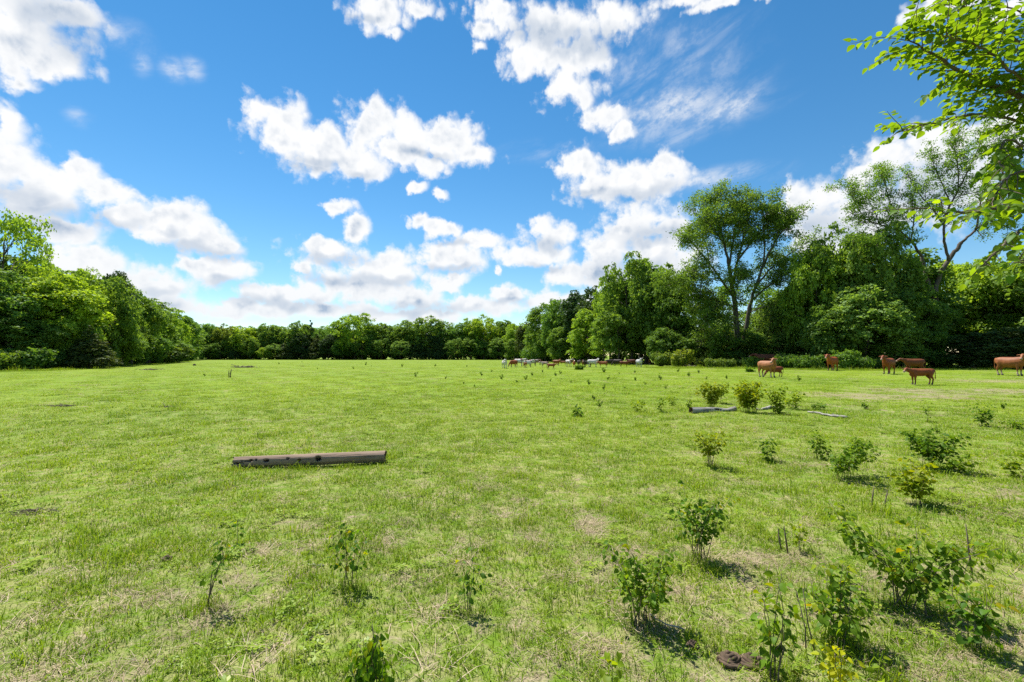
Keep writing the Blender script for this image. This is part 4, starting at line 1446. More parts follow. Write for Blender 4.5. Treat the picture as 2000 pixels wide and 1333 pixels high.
    for s in (-1, 1):
        e = Geo()
        q = poll + ax * 0.17 + np.array([0, s * 0.108, 0]) + upn * 0.045
        e.tube(HR([q - ax * 0.025, q - ax * 0.012, q + ax * 0.012, q + ax * 0.025]), [0.006, 0.022, 0.022, 0.006], 8)
        parts.append(('eye', e.mesh('eye', M['eye'])))
        for bx in ((0.555 + stride * s), (-0.635 - stride * s)):
            hf = Geo()
            y = 0.15 if bx > 0 else 0.16
            hf.tube([(bx, s * y, 0.085), (bx + 0.012, s * y, 0.03), (bx + 0.018, s * y, -0.012)], None, 8, True, [(0.05, 0.055), (0.062, 0.068), (0.066, 0.074)], up=(1, 0, 0))
            parts.append(('hoof', hf.mesh('hoof', M['hoof'])))
        if horns:
            hn = Geo()
            q = poll + np.array([0, s * 0.08, 0.03])
            hn.tube(HR([q, q + np.array([0, s * 0.14, 0.03]), q + np.array([0.02, s * 0.30, 0.12]), q + np.array([0.03, s * 0.38, 0.32])]), [0.04, 0.034, 0.025, 0.008], 8)
            parts.append(('horn', hn.mesh('horn', M['horn'])))
    zmax = max(v.co.z for v in me.vertices)
    return dict(body=me, parts=parts, H=zmax)


COW = {
    'ahead': cow_proto('ahead'),
    'left': cow_proto('left', yaw=R(48)),
    'right': cow_proto('right', yaw=R(-48)),
    'level': cow_proto('level', pose='level'),
    'graze': cow_proto('graze', pose='graze', stride=0.08),
    'walk': cow_proto('walk', pose='level', calf=True, stride=0.14),
    'calf': cow_proto('calf', calf=True, pose='level', yaw=R(25)),
    'horned': cow_proto('horned', yaw=R(-40), horns=True),
}
COATED = {}


def coated(kind, coat):
    key = (kind, coat)
    if key not in COATED:
        me = COW[kind]['body'].copy()
        me.materials.clear()
        me.materials.append(M[coat])
        COATED[key] = me
    return COATED[key]


def cow(px, py, hpx, kind, coat, yaw, tint, label, group, name='cow', cat='cow'):
    p = COW[kind]
    gnd = on_ground(px, py)
    h = hpx / FPX * gnd[1]
    t = thing(name, label, cat, put_z(gnd, 0.03), R(yaw) - math.atan2(gnd[0], gnd[1]), group)
    s = h / p['H']
    t.scale = (s * (1.06 if kind in ('calf', 'walk') else 1.0), s, s)
    b = link('body', coated(kind, coat), t)
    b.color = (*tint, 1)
    for nm, me in p['parts']:
        link(nm, me, t)
    return t


GC = 'red cattle standing along the right wood'
W1 = (1, 1, 1)
cow(1499, 737.5, 38, 'right', 'coat_tan', -48, W1, 'light tan cow with pale legs standing sideways with its head turned to us', GC)
cow(1514, 736, 20, 'graze', 'coat_red', 200, (0.75, 0.75, 0.8), 'dark brown calf half hidden behind the light tan cow', GC, 'calf', 'calf')
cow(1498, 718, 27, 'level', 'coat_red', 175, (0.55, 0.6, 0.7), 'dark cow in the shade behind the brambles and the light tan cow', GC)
cow(1626, 724.5, 32, 'ahead', 'coat_red', -110, (1.25, 1.25, 1.1), 'orange brown cow facing us in front of a leafy bramble', GC)
cow(1736, 731, 36, 'ahead', 'coat_red', -108, (0.95, 0.9, 0.8), 'deep red cow facing us with black legs, left of the side-on brown cow', GC)
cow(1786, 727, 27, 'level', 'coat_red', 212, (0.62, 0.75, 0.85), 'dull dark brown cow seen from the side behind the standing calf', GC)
cow(1800, 752.5, 33, 'calf', 'coat_red', 214, (0.9, 0.95, 0.95), 'reddish brown calf standing sideways on the bare patch, nearest of the cattle', GC, 'calf', 'calf')
cow(1974, 734, 42, 'right', 'coat_tan', -36, (0.85, 0.72, 0.65), 'large brown cow at the right edge with its head turned to us', GC)
cow(1350, 712, 15, 'level', 'coat_tan', 160, (1.1, 0.85, 0.7), 'orange cow half hidden behind the bramble mound', GC)

GH = 'herd of mixed cattle bunched at the wood edge'
HERD = [
    (985.5, 720, 18, 'right', 'coat_white', -70, W1, 'greyish white cow at the left end of the herd'),
    (1003, 717.8, 13.5, 'graze', 'coat_tan', -140, (0.95, 0.6, 0.45), 'rusty orange cow second from the left end of the herd'),
    (1013.5, 716.5, 15.5, 'level', 'coat_pied', -15, W1, 'pied cow with raised head just right of the rusty orange cow'),
    (1025.5, 719, 11, 'calf', 'coat_tan', -110, (1.0, 0.85, 0.75), 'pale tan calf between two pied cows', ),
    (1031.5, 717.5, 15, 'ahead', 'coat_pied', 10, W1, 'pied cow behind the pale tan calf'),
    (1041, 715.5, 13, 'level', 'coat_pied', 5, (0.85, 0.8, 0.8), 'dull pied cow in front of the dark brown one'),
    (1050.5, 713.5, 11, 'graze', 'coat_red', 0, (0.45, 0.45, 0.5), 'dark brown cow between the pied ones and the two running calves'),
    (1064, 718, 11, 'walk', 'coat_pied', 185, (1, 0.8, 0.7), 'pied calf just behind the orange calf that walks right'),
    (1076.5, 722, 11.5, 'walk', 'coat_tan', 0, (0.85, 0.6, 0.45), 'orange calf walking right in front of the herd'),
    (1087, 714.5, 12.5, 'right', 'coat_tan', -20, (0.9, 0.62, 0.48), 'orange cow alone on the lit grass below the yellow green branch'),
    (1099.5, 713.5, 8, 'calf', 'coat_tan', 180, (0.9, 0.8, 0.7), 'faint tan calf behind the orange cow'),
    (1111, 717, 16, 'left', 'coat_pied', -55, W1, 'white faced pied cow right of the faint tan calf'),
    (1121.5, 718, 14, 'ahead', 'coat_red', -90, (1.2, 1.3, 1.3), 'brown cow facing us beside the white faced pied one'),
    (1130.5, 716, 12.5, 'level', 'coat_black', -80, W1, 'black cow behind the tall weed clump'),
    (1139.5, 717, 13.5, 'ahead', 'coat_red', -95, (0.55, 0.55, 0.6), 'dark brown cow facing us left of the black one'),
    (1147.5, 717.6, 14, 'left', 'coat_black', 200, W1, 'black cow beside the big white one'),
    (1158, 717.8, 17.5, 'right', 'coat_white', -10, W1, 'big white cow standing sideways in the middle of the shade'),
    (1178, 718.3, 12, 'calf', 'coat_tan', 182, (1.05, 0.8, 0.65), 'sandy calf standing sideways right of the big white cow'),
    (1190.5, 714, 11.5, 'level', 'coat_black', 10, W1, 'black cow behind the sandy calf'),
    (1206.5, 715, 12.5, 'graze', 'coat_black', 170, W1, 'black grazing cow between the sandy calf and the red brown calf'),
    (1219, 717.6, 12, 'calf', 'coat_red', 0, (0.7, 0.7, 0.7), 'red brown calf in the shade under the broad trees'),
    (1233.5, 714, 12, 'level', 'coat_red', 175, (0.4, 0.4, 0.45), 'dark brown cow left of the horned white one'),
    (1248.5, 717.6, 17.5, 'horned', 'coat_white', -60, (0.8, 0.85, 0.9), 'horned white cow at the right end of the herd'),
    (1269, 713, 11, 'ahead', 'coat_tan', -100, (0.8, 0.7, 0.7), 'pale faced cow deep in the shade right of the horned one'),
]
for a in HERD:
    nm = 'calf' if ' calf' in a[7] and a[3] in ('calf', 'walk') else 'cow'
    cow(*a, GH, nm, nm)

# ------------------------------------------------------------------ single leaves
def leaf_local(long=1.0, wide=0.40, fold=0.10, droop=0.28, heart=0.0):
    """leaf blade along +Y with folded halves and a drooping tip"""
    rows = [(0.10, 0.60 + 0.3 * heart), (0.34, 1.0), (0.62, 0.80), (0.85, 0.40)]
    V = [(0, 0.06 * heart, 0)]
    for t, w in rows:
        z = -droop * t * t
        V += [(-w * wide, t * long - (0.10 * heart if t < 0.2 else 0), z + fold * w), (0, t * long, z), (w * wide, t * long - (0.10 * heart if t < 0.2 else 0), z + fold * w)]
    V.append((0, long, -droop))
    V += [(-0.012, -0.32, 0.02), (0.012, -0.32, 0.02)]
    n = 1 + 3 * len(rows)
    T = [(0, 2, 1), (0, 3, 2), (n - 3, n - 2, n), (n - 2, n - 1, n), (n + 1, n + 2, 0)]
    Q = []
    for i in range(len(rows) - 1):
        b = 1 + 3 * i
        Q += [(b, b + 1, b + 4, b + 3), (b + 1, b + 2, b + 5, b + 4)]
    return np.array(V, dtype=float), np.array(T), np.array(Q)


LEAFSHAPE = [leaf_local(1, .36, .10, .22), leaf_local(1, .40, .14, .34), leaf_local(1, .33, .06, .15), leaf_local(1, .46, .12, .30, 1.0)]
LEAFMESH = {}


def leaf_mesh(k, mat):
    if (k, mat) not in LEAFMESH:
        V, T, Q = LEAFSHAPE[k]
        LEAFMESH[(k, mat)] = mesh_np('leaf', V, T, Q, True, (M[mat],))
    return LEAFMESH[(k, mat)]


def leaf_frame(pos, along, normal, size):
    y = unit(along)
    z = normal - y * np.dot(normal, y)
    z = unit(z)
    x = np.cross(y, z)
    m = np.eye(4)
    m[:3, 0], m[:3, 1], m[:3, 2], m[:3, 3] = x * size, y * size, z * size, pos + y * size * 0.3
    return m


def place_leaves(parent, frames, kinds, colours, mat, single):
    """the first `single` leaves as parts of their own, the rest as one part"""
    for m, k, c in list(zip(frames, kinds, colours))[:single]:
        o = link('leaf', leaf_mesh(k, mat), parent)
        o.matrix_local = Matrix(m.tolist())
        o.color = (*c, 1)
    rest = list(zip(frames, kinds, colours))[single:]
    if rest:
        g = Geo()
        for m, k, c in rest:
            V, T, Q = LEAFSHAPE[k]
            g.add(V @ m[:3, :3].T + m[:3, 3], T, Q)
        o = link('foliage', g.mesh('foliage', M[mat]), parent)
        o.color = (*np.mean([c for _, _, c in rest], axis=0), 1)
        o['kind'] = 'stuff'


TONE = {'green': (0.85, 0.95, 0.85), 'dark': (0.55, 0.74, 0.7), 'yellow': (1.6, 1.25, 0.6), 'rust': (1.7, 0.95, 0.6), 'lime': (1.4, 1.25, 0.8), 'gold': (2.6, 1.7, 0.5)}


def shrub(px, py, wpx, hpx, stems, leaves, leaf, tone, label, group=None, lean=0.0, top=None, bare=0.35, name='shrub', cat='shrub',
          grass=True, single=None, dome=False, seed=None, spread=0.35, kind=None, pend=0.0):
    """a few woody stems from one foot, leaves on their upper part; sizes in photo pixels at its own distance"""
    rng = np.random.default_rng(seed if seed is not None else int(px * 7 + py))
    gnd = on_ground(px, py)
    d = gnd[1]
    W, H = wpx / FPX * d * 1.12, hpx / FPX * d * 1.05
    t = thing(name, label, cat, put_z(gnd), 0, group)
    frames, kinds, cols = [], [], []
    near = d < 4.6
    if single is None:
        single = 300 if near else 0
    G = Geo()
    leaves = int(leaves * (2.6 if gnd[1] < 4.6 else 3.2))
    leaf = leaf * (0.76 if gnd[1] < 4.6 else 0.92)
    per = max(1, int(round(leaves / stems)))
    tone_c = TONE[tone]
    for s in range(stems):
        a = rng.uniform(0, 6.28)
        r0 = W * 0.5 * spread * rng.uniform(0.1, 1.0)
        b = np.array([math.cos(a) * r0, math.sin(a) * r0, -0.02])
        q = (s + 0.5) / stems - 0.5 if stems > 1 else 0.0
        f = rng.uniform(0.62, 1.0)
        e = np.array([q * W * 0.9 + lean * W * rng.uniform(0.6, 1), rng.uniform(-0.4, 0.4) * W, H * f * (1.0 - (0.5 * abs(q * 2) ** 2 if dome else 0.15 * abs(q)))])
        m1 = b + (e - b) * 0.4 + np.array([-e[0] * 0.18, -e[1] * 0.18, H * 0.05]) + rng.normal(size=3) * 0.03 * H
        m2 = b + (e - b) * 0.72 + rng.normal(size=3) * 0.035 * H
        P = np.array([b, b * 0.5 + m1 * 0.5, m1, m2, e])
        rs = max(0.0013, 0.0042 * H + 0.0008)
        rad = rs * np.array([1.0, 0.9, 0.8, 0.6, 0.3])
        if near and stems <= 12:
            g1 = Geo()
            g1.tube(P, rad, 5)
            link('stem', g1.mesh('stem', M['twig_bark']), t)
        else:
            G.tube(P, rad, 4)
        for k in range(per):
            u = bare + (1 - bare) * rng.uniform(0, 1) ** 0.8
            x = u * 4
            i = min(3, int(x))
            p = P[i] * (1 - (x - i)) + P[i + 1] * (x - i)
            aa = rng.uniform(0, 6.28)
            out = np.array([math.cos(aa), math.sin(aa), rng.uniform(-1.1, 0.2) if near else rng.uniform(-0.6, 0.3)])
            if pend:
                out[2] -= pend
            p = p + out * leaf * rng.uniform(0.1, 0.9) + rng.normal(size=3) * leaf * 0.5
            up = np.array([0, 0, 1.0]) + rng.normal(size=3) * 0.5
            frames.append(leaf_frame(p, out, up, leaf * rng.uniform(0.6, 1.25)))
            kinds.append(int(rng.integers(0, 4)) if kind is None else kind)
            j = rng.uniform(0.8, 1.2)
            c = np.array(tone_c) * j
            if u > 0.9 and rng.uniform() < 0.4:
                c = np.array(TONE['yellow']) * j
            if rng.uniform() < 0.03:
                c = np.array(TONE['rust']) * j
            cols.append(tuple(c))
    if G.n:
        link('stem', G.mesh('stem', M['twig_bark']), t)
    order = rng.permutation(len(frames))
    place_leaves(t, [frames[i] for i in order], [kinds[i] for i in order], [cols[i] for i in order], 'leaf_shrub', single)
    if grass:
        CLUMPS.append((gnd[0] + 0.02, gnd[1] - 0.02, max(0.05, 0.35 * W), 9 if near else 7, min(2.4, 1.0 + H * 2.0)))
    return t


GS = 'shrubs sprouting across the right of the pasture'
shrub(728, 1415, 70, 215, 10, 130, 0.046, 'dark', 'leafy dark green plant cut off by the bottom edge', GS, bare=0.18, dome=True, kind=1, pend=0.8)
shrub(684, 1152, 66, 122, 6, 40, 0.044, 'dark', 'small sapling with a leafy top left of the middle, tufted grass at its foot', GS, bare=0.55)
shrub(408, 1192, 46, 180, 3, 26, 0.038, 'dark', 'tall thin leaning sapling on the left of the near grass', GS, lean=0.9, bare=0.5)
shrub(917, 1190, 48, 120, 5, 18, 0.042, 'dark', 'thin sapling with few leaves in the middle of the near grass', GS, bare=0.4)
shrub(1256, 1216, 122, 158, 12, 190, 0.042, 'green', 'leafy shrub with yellow top and many bare lower stems, in front of the dung', GS, bare=0.42)
shrub(1370, 1092, 110, 140, 11, 150, 0.048, 'dark', 'dark green clump with tall grass at its foot, behind the yellow topped shrub', GS, bare=0.42)
shrub(1388, 912, 58, 80, 8, 110, 0.050, 'yellow', 'yellowish reddish sprout clump with a dry grass skirt and a curved shadow', GS, bare=0.45)
shrub(1500, 902, 26, 50, 3, 40, 0.050, 'dark', 'small upright dark sapling left of the leaning bush', GS, bare=0.2)
shrub(1601, 897, 34, 58, 4, 60, 0.050, 'green', 'small leafy sprout just left of the leaning bush', GS, bare=0.3)
shrub(1640, 936, 110, 84, 9, 230, 0.045, 'green', 'wide low bush leaning right over its dark shadow', GS, lean=0.36, bare=0.35)
shrub(1560, 1074, 40, 74, 3, 14, 0.044, 'lime', 'tiny yellow green seedling beside a dead stalk', GS, bare=0.55)
shrub(1790, 988, 78, 92, 8, 110, 0.052, 'yellow', 'reddish yellow shrub in front of the dark topped bush', GS, bare=0.3)
shrub(1815, 912, 86, 74, 9, 260, 0.050, 'dark', 'dark topped dense bush behind the reddish yellow shrub', GS, bare=0.4)
shrub(1870, 925, 70, 44, 6, 70, 0.050, 'green', 'low pale sprouts at the right foot of the dark topped bush', GS, bare=0.2)
shrub(1765, 1186, 235, 196, 12, 270, 0.050, 'green', 'largest near shrub, broad and leafy with reddish tips, at the right', GS, bare=0.36)
shrub(1648, 1268, 106, 160, 10, 120, 0.048, 'green', 'leafy shrub left of and in front of the largest near one', GS, bare=0.35)
shrub(1514, 1325, 62, 216, 6, 44, 0.052, 'green', 'thin tall sprout with few leaves right of the dung', GS, bare=0.15)
shrub(1908, 1272, 64, 136, 5, 40, 0.055, 'dark', 'dark leaved sprout at the right edge near a dead stalk', GS, bare=0.4)
shrub(1633, 1352, 40, 96, 4, 30, 0.040, 'gold', 'golden yellow leaved sprout at the bottom edge', GS, bare=0.2)
shrub(1192, 1346, 34, 80, 2, 6, 0.050, 'lime', 'seedling with a few round bright leaves at the bottom edge', GS, bare=0.5, kind=3, grass=False)
shrub(1732, 1345, 50, 40, 4, 16, 0.045, 'lime', 'low bright seedling cluster at the bottom edge right of the golden sprout', GS, bare=0.2)
shrub(1920, 834, 38, 42, 4, 60, 0.06, 'dark', 'dark little bush by itself near the right edge', GS, bare=0.25)
shrub(1978, 838, 34, 20, 4, 36, 0.06, 'green', 'low green tuft of leaves at the right edge behind the reddish stalk', GS, bare=0.2)
shrub(1980, 930, 44, 50, 4, 40, 0.05, 'lime', 'pale sprout at the right edge level with the leaning bush', GS, bare=0.3)
shrub(1390, 799, 46, 52, 7, 240, 0.075, 'yellow', 'yellowish bush behind the left end of the grey broken log', GS, bare=0.3)
shrub(1410, 790, 22, 40, 4, 60, 0.07, 'yellow', 'small sprout attached right of the yellowish bush behind the grey log', GS, bare=0.5)
shrub(1462, 806, 58, 62, 9, 380, 0.075, 'yellow', 'fullest yellowish bush growing over the grey broken log', GS, bare=0.3)
shrub(1520, 808, 36, 58, 5, 150, 0.07, 'lime', 'upright yellow green bush at the right end of the grey broken log', GS, bare=0.15)
shrub(1550, 800, 28, 36, 4, 60, 0.07, 'lime', 'loose sprout right of the upright bush by the grey log', GS, bare=0.2)
shrub(1291, 806, 12, 32, 3, 30, 0.06, 'green', 'thin dark weed left of the grey broken log', GS, bare=0.2)
shrub(1246, 806, 30, 26, 4, 40, 0.06, 'lime', 'pale weed pair farther left of the grey broken log', GS, bare=0.2)
shrub(1314, 794, 14, 24, 3, 24, 0.06, 'lime', 'slim pale weed close to the grey log', GS, bare=0.2)
shrub(1128, 812, 18, 20, 3, 36, 0.07, 'dark', 'small dark weed alone in the middle distance', GS, bare=0.1)
shrub(1812, 826, 14, 46, 3, 14, 0.05, 'green', 'thin stalk standing on the edge of the bare patch', GS, bare=0.3)
shrub(1131, 722.5, 11, 9, 6, 120, 0.22, 'dark', 'round grey green weed clump in front of the herd', GS, bare=0.05, dome=True, grass=False)
shrub(1464, 727, 11, 8, 5, 90, 0.18, 'dark', 'round dark weed tuft left of the light tan cow', GS, bare=0.05, dome=True, grass=False)
shrub(1600, 800, 22, 16, 4, 40, 0.07, 'green', 'low green weed above the pale fallen stick', GS, bare=0.1)

# dead stalks
GD = 'dead stalks standing in the grass'


def stalk(px, py, hpx, n, lean, label, rpx=1.2):
    rng = np.random.default_rng(int(px + py))
    gnd = on_ground(px, py)
    H = hpx / FPX * gnd[1]
    g = Geo()
    for k in range(n):
        b = np.array([rng.normal() * 0.04 * H * n, rng.normal() * 0.03, -0.02])
        e = b + np.array([lean * H + rng.normal() * 0.04 * H, rng.normal() * 0.05 * H, H * rng.uniform(0.7, 1.0)])
        m = (b + e) / 2 + rng.normal(size=3) * 0.03 * H
        r = rpx / FPX * gnd[1] * 0.5
        g.tube([b, m, e], [r * 1.2, r, r * 0.5], 5)
        for j in range(3):
            u = rng.uniform(0.4, 0.95)
            p = b + (e - b) * u
            g.tube([p, p + np.array([rng.normal() * 0.08, rng.normal() * 0.05, 0.10]) * H], [r * 0.5, r * 0.25], 4)
    t = thing('dead_stalk', label, 'stalk', put_z(gnd), 0, GD, g.mesh('dead_stalk', M['twig_bark']))
    return t


stalk(1897, 1122, 112, 1, -0.05, 'tall brown dead stalk at the right of the largest near shrub', 3.0)
stalk(1538, 1076, 60, 2, -0.1, 'dead stalk beside the tiny yellow green seedling', 3.0)
stalk(1500, 1330, 90, 2, 0.1, 'bare twigs beside the thin tall sprout right of the dung', 3.0)
stalk(1712, 1000, 50, 2, 0.1, 'short bare twigs above the largest near shrub', 2.5)
stalk(449, 738, 18, 3, 0.06, 'dark dead stalks far out in the left of the pasture', 1.6)
stalk(1590, 1290, 150, 2, -0.12, 'long bare stems left of the golden yellow sprout', 2.6)

# small weeds dotted over the middle distance
GW = 'small dark weeds dotted over the pasture'
wr = np.random.default_rng(77)
WEEDM = []
for k in range(4):
    C, g = [], Geo()
    for j in range(6):
        e = np.array([wr.normal() * 0.10, wr.normal() * 0.10, wr.uniform(0.16, 0.42)])
        g.tube([(0, 0, -0.02), e * np.array([0.3, 0.3, 0.55]), e], [0.012, 0.009, 0.004], 4)
        w = wr.uniform(0.3, 1, (11, 1))
        C.append(e * w + wr.normal(size=(11, 3)) * 0.035)
    C = np.concatenate(C)
    V, T = cards(wr, C, wr.normal(size=C.shape) + np.array([0, 0, 0.5]), 0.075 * wr.uniform(0.6, 1.3, len(C)))
    WEEDM.append((g.mesh('stem', M['twig_bark']), mesh_np('foliage', V, T, None, True, (M['leaf_shrub'],))))
spots = [(1085, 735), (1075, 746), (926, 757), (1027, 742), (870, 741), (940, 735), (815, 731), (812, 737), (1187, 742), (1150, 752), (905, 750), (980, 741), (1010, 748),
         (1115, 748), (1240, 744), (1260, 752), (1290, 742), (1180, 762), (1220, 760), (1300, 760), (1345, 735), (1380, 742), (1060, 728), (1180, 728), (1210, 731),
         (715, 714), (725, 716), (690, 722), (850, 716), (785, 717), (912, 717), (960, 727), (545, 712), (590, 708), (1420, 741), (1170, 795), (1160, 782),
         (1560, 745), (1590, 800), (1345, 800), (400, 735), (620, 722), (1040, 734), (1095, 731), (1240, 728), (1325, 727), (1365, 730), (1540, 790), (1690, 800), (1830, 850), (1960, 800)]
for i, (px, py) in enumerate(spots):
    gnd = on_ground(px, py)
    o = thing('weed', 'small dark weed poking out of the grass in the middle distance', 'weed', put_z(gnd), float(wr.uniform(0, 6)), GW)
    s = wr.uniform(0.3, 0.75) * min(1.5, max(0.7, gnd[1] / 26.0))
    o.scale = (s, s, s * wr.uniform(0.8, 1.3))
    link('stem', WEEDM[i % 4][0], o)
    f = link('foliage', WEEDM[i % 4][1], o)
    f.color = (0.75, 0.85, 0.9, 1)
    f['kind'] = 'stuff'

# ------------------------------------------------------------------ fallen wood
def wood_mat(name, lo, hi, axis=0):
    st = [14.0, 14.0, 14.0]
    st[axis] = 0.9
    return solid_mat(name, lo, hi, 2.2, 0.85, tuple(st), 0.9, 0.006, detail=8.0)


M['post_wood'] = wood_mat('post_wood', (0.10, 0.066, 0.046), (0.37, 0.265, 0.19))
M['grey_wood'] = wood_mat('grey_wood', (0.11, 0.10, 0.09), (0.46, 0.43, 0.39))
M['rotten_hole_shade'] = solid_mat('rotten_hole_shade', (0.012, 0.009, 0.007), (0.035, 0.024, 0.017), 40.0, 0.95, bump=0.5, bumpd=0.005)  # rot in the holes, near black: their inner shade is painted into the colour
M['end_grain'] = solid_mat('end_grain', (0.035, 0.024, 0.018), (0.16, 0.095, 0.06), 14.0, 0.9, bump=0.6, bumpd=0.008)


def log_mesh(L, r0, r1, holes, seed, bend=((0.0, 0.02, 0.0), (0.45, -0.05, 0.012)), nu=210, nv=60, rough=0.09, wood='post_wood'):
    """log along +X, its rotten holes and splits pressed into the surface; ends hollowed"""
    rng = np.random.default_rng(seed)
    u = np.linspace(0, 1, nu)
    a = np.linspace(0, 2 * math.pi, nv, endpoint=False)
    U, A = np.meshgrid(u, a, indexing='ij')
    r = r0 + (r1 - r0) * U
    for k in range(9):
        r = r * (1 + rough * 0.35 * np.sin(A * (k + 1) + rng.uniform(0, 6) + U * rng.uniform(-3, 3)) / (k + 1) ** 0.5)
    # fine grain: shallow grooves along the length
    for k in range(16):
        c, w = rng.uniform(0, 6.28), rng.uniform(0.02, 0.05)
        u0, u1 = sorted(rng.uniform(-0.1, 1.1, 2))
        d = np.angle(np.exp(1j * (A - c - 0.12 * np.sin(U * 9 + k))))
        r = r - r0 * rng.uniform(0.03, 0.09) * np.exp(-(d / w) ** 2) * ((U > u0) & (U < u1))
    deep = np.zeros_like(r)
    for (hu, ha, su, sa, dep) in holes:
        du = (U - hu) * L / su
        da = np.angle(np.exp(1j * (A - ha))) * r0 / sa
        q = np.sqrt(du ** 2 + da ** 2 * (1 + 0.3 * np.sin(U * 160))) + 0.12 * np.sin(A * 23 + U * 200)
        w = np.clip((1.15 - q) / 0.35, 0, 1)
        r = r - dep * w
        if min(su, sa) > 0.0065:
            deep = np.maximum(deep, w)
    cy = np.zeros_like(u)
    cz = np.zeros_like(u)
    for (bu, by, bz) in bend:
        k = np.clip((u - bu), 0, 1)
        cy += by * k
        cz += bz * k
    V = np.stack([U * L, r * np.cos(A) + cy[:, None], r * np.sin(A) + cz[:, None]], -1)
    V[0, :, 0] += 0.012 * np.sin(a * 3 + 1) + 0.010 * rng.normal(size=nv)
    V[-1, :, 0] += 0.012 * np.sin(a * 2) + 0.006 * rng.normal(size=nv)
    V = V.reshape(-1, 3)
    k = np.arange(nv)
    k2 = (k + 1) % nv
    Q = np.concatenate([np.stack([i * nv + k, i * nv + k2, (i + 1) * nv + k2, (i + 1) * nv + k], 1) for i in range(nu - 1)])
    body = mesh_np('trunk', V, None, Q, True, (M[wood], M['rotten_hole_shade']))
    dv = deep.reshape(-1)
    body.polygons.foreach_set('material_index', (dv[Q].mean(1) > 0.45).astype(np.int32))
    ends = []
    for ring, s, rr in ((V[:nv], 1, r0), (V[-nv:], -1, r1)):
        g = Geo()
        c = ring.mean(0)
        R1 = c + (ring - c) * 0.80 + np.array([s * 0.004, 0, 0])
        R2 = c + (ring - c) * 0.60 + np.array([s * 0.035, 0, 0])
        R3 = c + (ring - c) * 0.30 + np.array([s * 0.055, 0, 0])
        W = np.concatenate([ring, R1, R2, R3, [c + np.array([s * 0.06, 0, 0])]])
        qs = [np.stack([j * nv + k, j * nv + k2, (j + 1) * nv + k2, (j + 1) * nv + k], 1) for j in range(3)]
        g.add(W, np.stack([3 * nv + k, 3 * nv + k2, np.full(nv, 4 * nv)], 1), np.concatenate(qs))
        ends.append(g.mesh('cut_end', M['end_grain']))
    return body, ends


def lay_log(name, label, A, B, r0, r1, holes, seed, sink, **kw):
    A, B = np.array(A), np.array(B)
    L = float(np.linalg.norm(B[:2] - A[:2]))
    body, ends = log_mesh(L, r0, r1, holes, seed, **kw)
    t = thing(name, label, 'log', (A[0], A[1], float(zg(A[0], A[1])) + r0 - sink), math.atan2(B[1] - A[1], B[0] - A[0]), None)
    dz = (r1 - r0)
    t.rotation_euler[1] = -math.atan2(dz + float(zg(B[0], B[1]) - zg(A[0], A[1])), L)
    link('trunk', body, t)
    for e in ends:
        link('cut_end', e, t)
    return t


# face towards the camera is -Y of the log: angle -pi/2; its upper half is towards 0..pi/2 going up through -pi/2 + positive
def fa(v):
    """angle round the log of a spot seen at height v (-1 bottom .. 1 top of its visible face)"""
    return math.pi - (0.23 + math.asin(v))


LA, LB = on_ground(457, 916), on_ground(753, 904)
HOLES = [(0.058, fa(0.25), 0.010, 0.008, 0.02), (0.095, fa(0.18), 0.055, 0.007, 0.022), (0.118, fa(0.28), 0.022, 0.012, 0.03), (0.148, fa(0.30), 0.011, 0.011, 0.025),
         (0.212, fa(0.12), 0.032, 0.020, 0.05), (0.350, fa(0.32), 0.018, 0.012, 0.04), (0.424, fa(-0.05), 0.022, 0.017, 0.05),
         (0.548, fa(0.10), 0.036, 0.036, 0.066), (0.46, fa(0.1), 0.10, 0.0045, 0.018), (0.03, fa(-0.15), 0.09, 0.007, 0.03), (0.80, fa(-0.2), 0.14, 0.004, 0.014), (0.90, fa(0.1), 0.10, 0.0035, 0.012)]
lay_log('wooden_post', 'old brown wooden post with rotted holes lying in the grass', LA, LB, 0.069, 0.078, HOLES, 4, 0.0)
for k in range(13):
    f = k / 12
    p = LA * (1 - f) + LB * f
    CLUMPS.append((p[0], p[1] - 0.13, 0.09, 9, 1.15))

ga, gb = on_ground(1349, 808.5), on_ground(1438, 804)
lay_log('broken_log', 'weathered grey broken log lying under the yellowish bushes', ga, gb, 0.088, 0.062,
        [(0.55, fa(0.2), 0.10, 0.03, 0.05), (0.30, fa(0.0), 0.25, 0.008, 0.03), (0.75, fa(-0.3), 0.12, 0.02, 0.04)], 9, 0.02,
        bend=((0.55, -0.25, -0.12), (0.75, 0.6, 0.35)), wood='grey_wood', rough=0.12, nu=120, nv=40)


def stick(name, label, cat, pts, r, mat='grey_wood', group=None, lift=0.0):
    P = np.array([np.append(on_ground(*p)[:2], 0) for p in pts])
    P[:, 2] = zg(P[:, 0], P[:, 1]) + r + lift
    o0 = P[0].copy()
    n = len(P)
    tt = np.linspace(0, n - 1, n * 3)
    Q = np.stack([np.interp(tt, np.arange(n), P[:, k]) for k in range(3)], 1) - o0
    rng = np.random.default_rng(int(pts[0][0]))
    Q[1:-1] += rng.normal(size=Q[1:-1].shape) * r * 0.5
    g = Geo()
    g.tube(Q, r * np.linspace(0.6, 1.1, len(Q)) * rng.uniform(0.85, 1.15, len(Q)), 7)
    Lq = float(np.linalg.norm(Q[-1] - Q[0]))
    for j in range(5):
        e = Q[int(rng.integers(1, len(Q) - 1))]
        d = unit((Q[-1] - Q[0]) * rng.choice([-0.6, 0.8]) / Lq + np.array([rng.normal() * 0.3, rng.normal() * 0.7, abs(rng.normal()) * 0.5 + 0.1]))
        ln = Lq * rng.uniform(0.06, 0.16)
        g.tube([e, e + d * ln * 0.5 + rng.normal(size=3) * r * 0.5, e + d * ln], [r * 0.5, r * 0.35, r * 0.15], 5)
    return thing(name, label, cat, tuple(o0), 0, group, g.mesh(name, M[mat]))


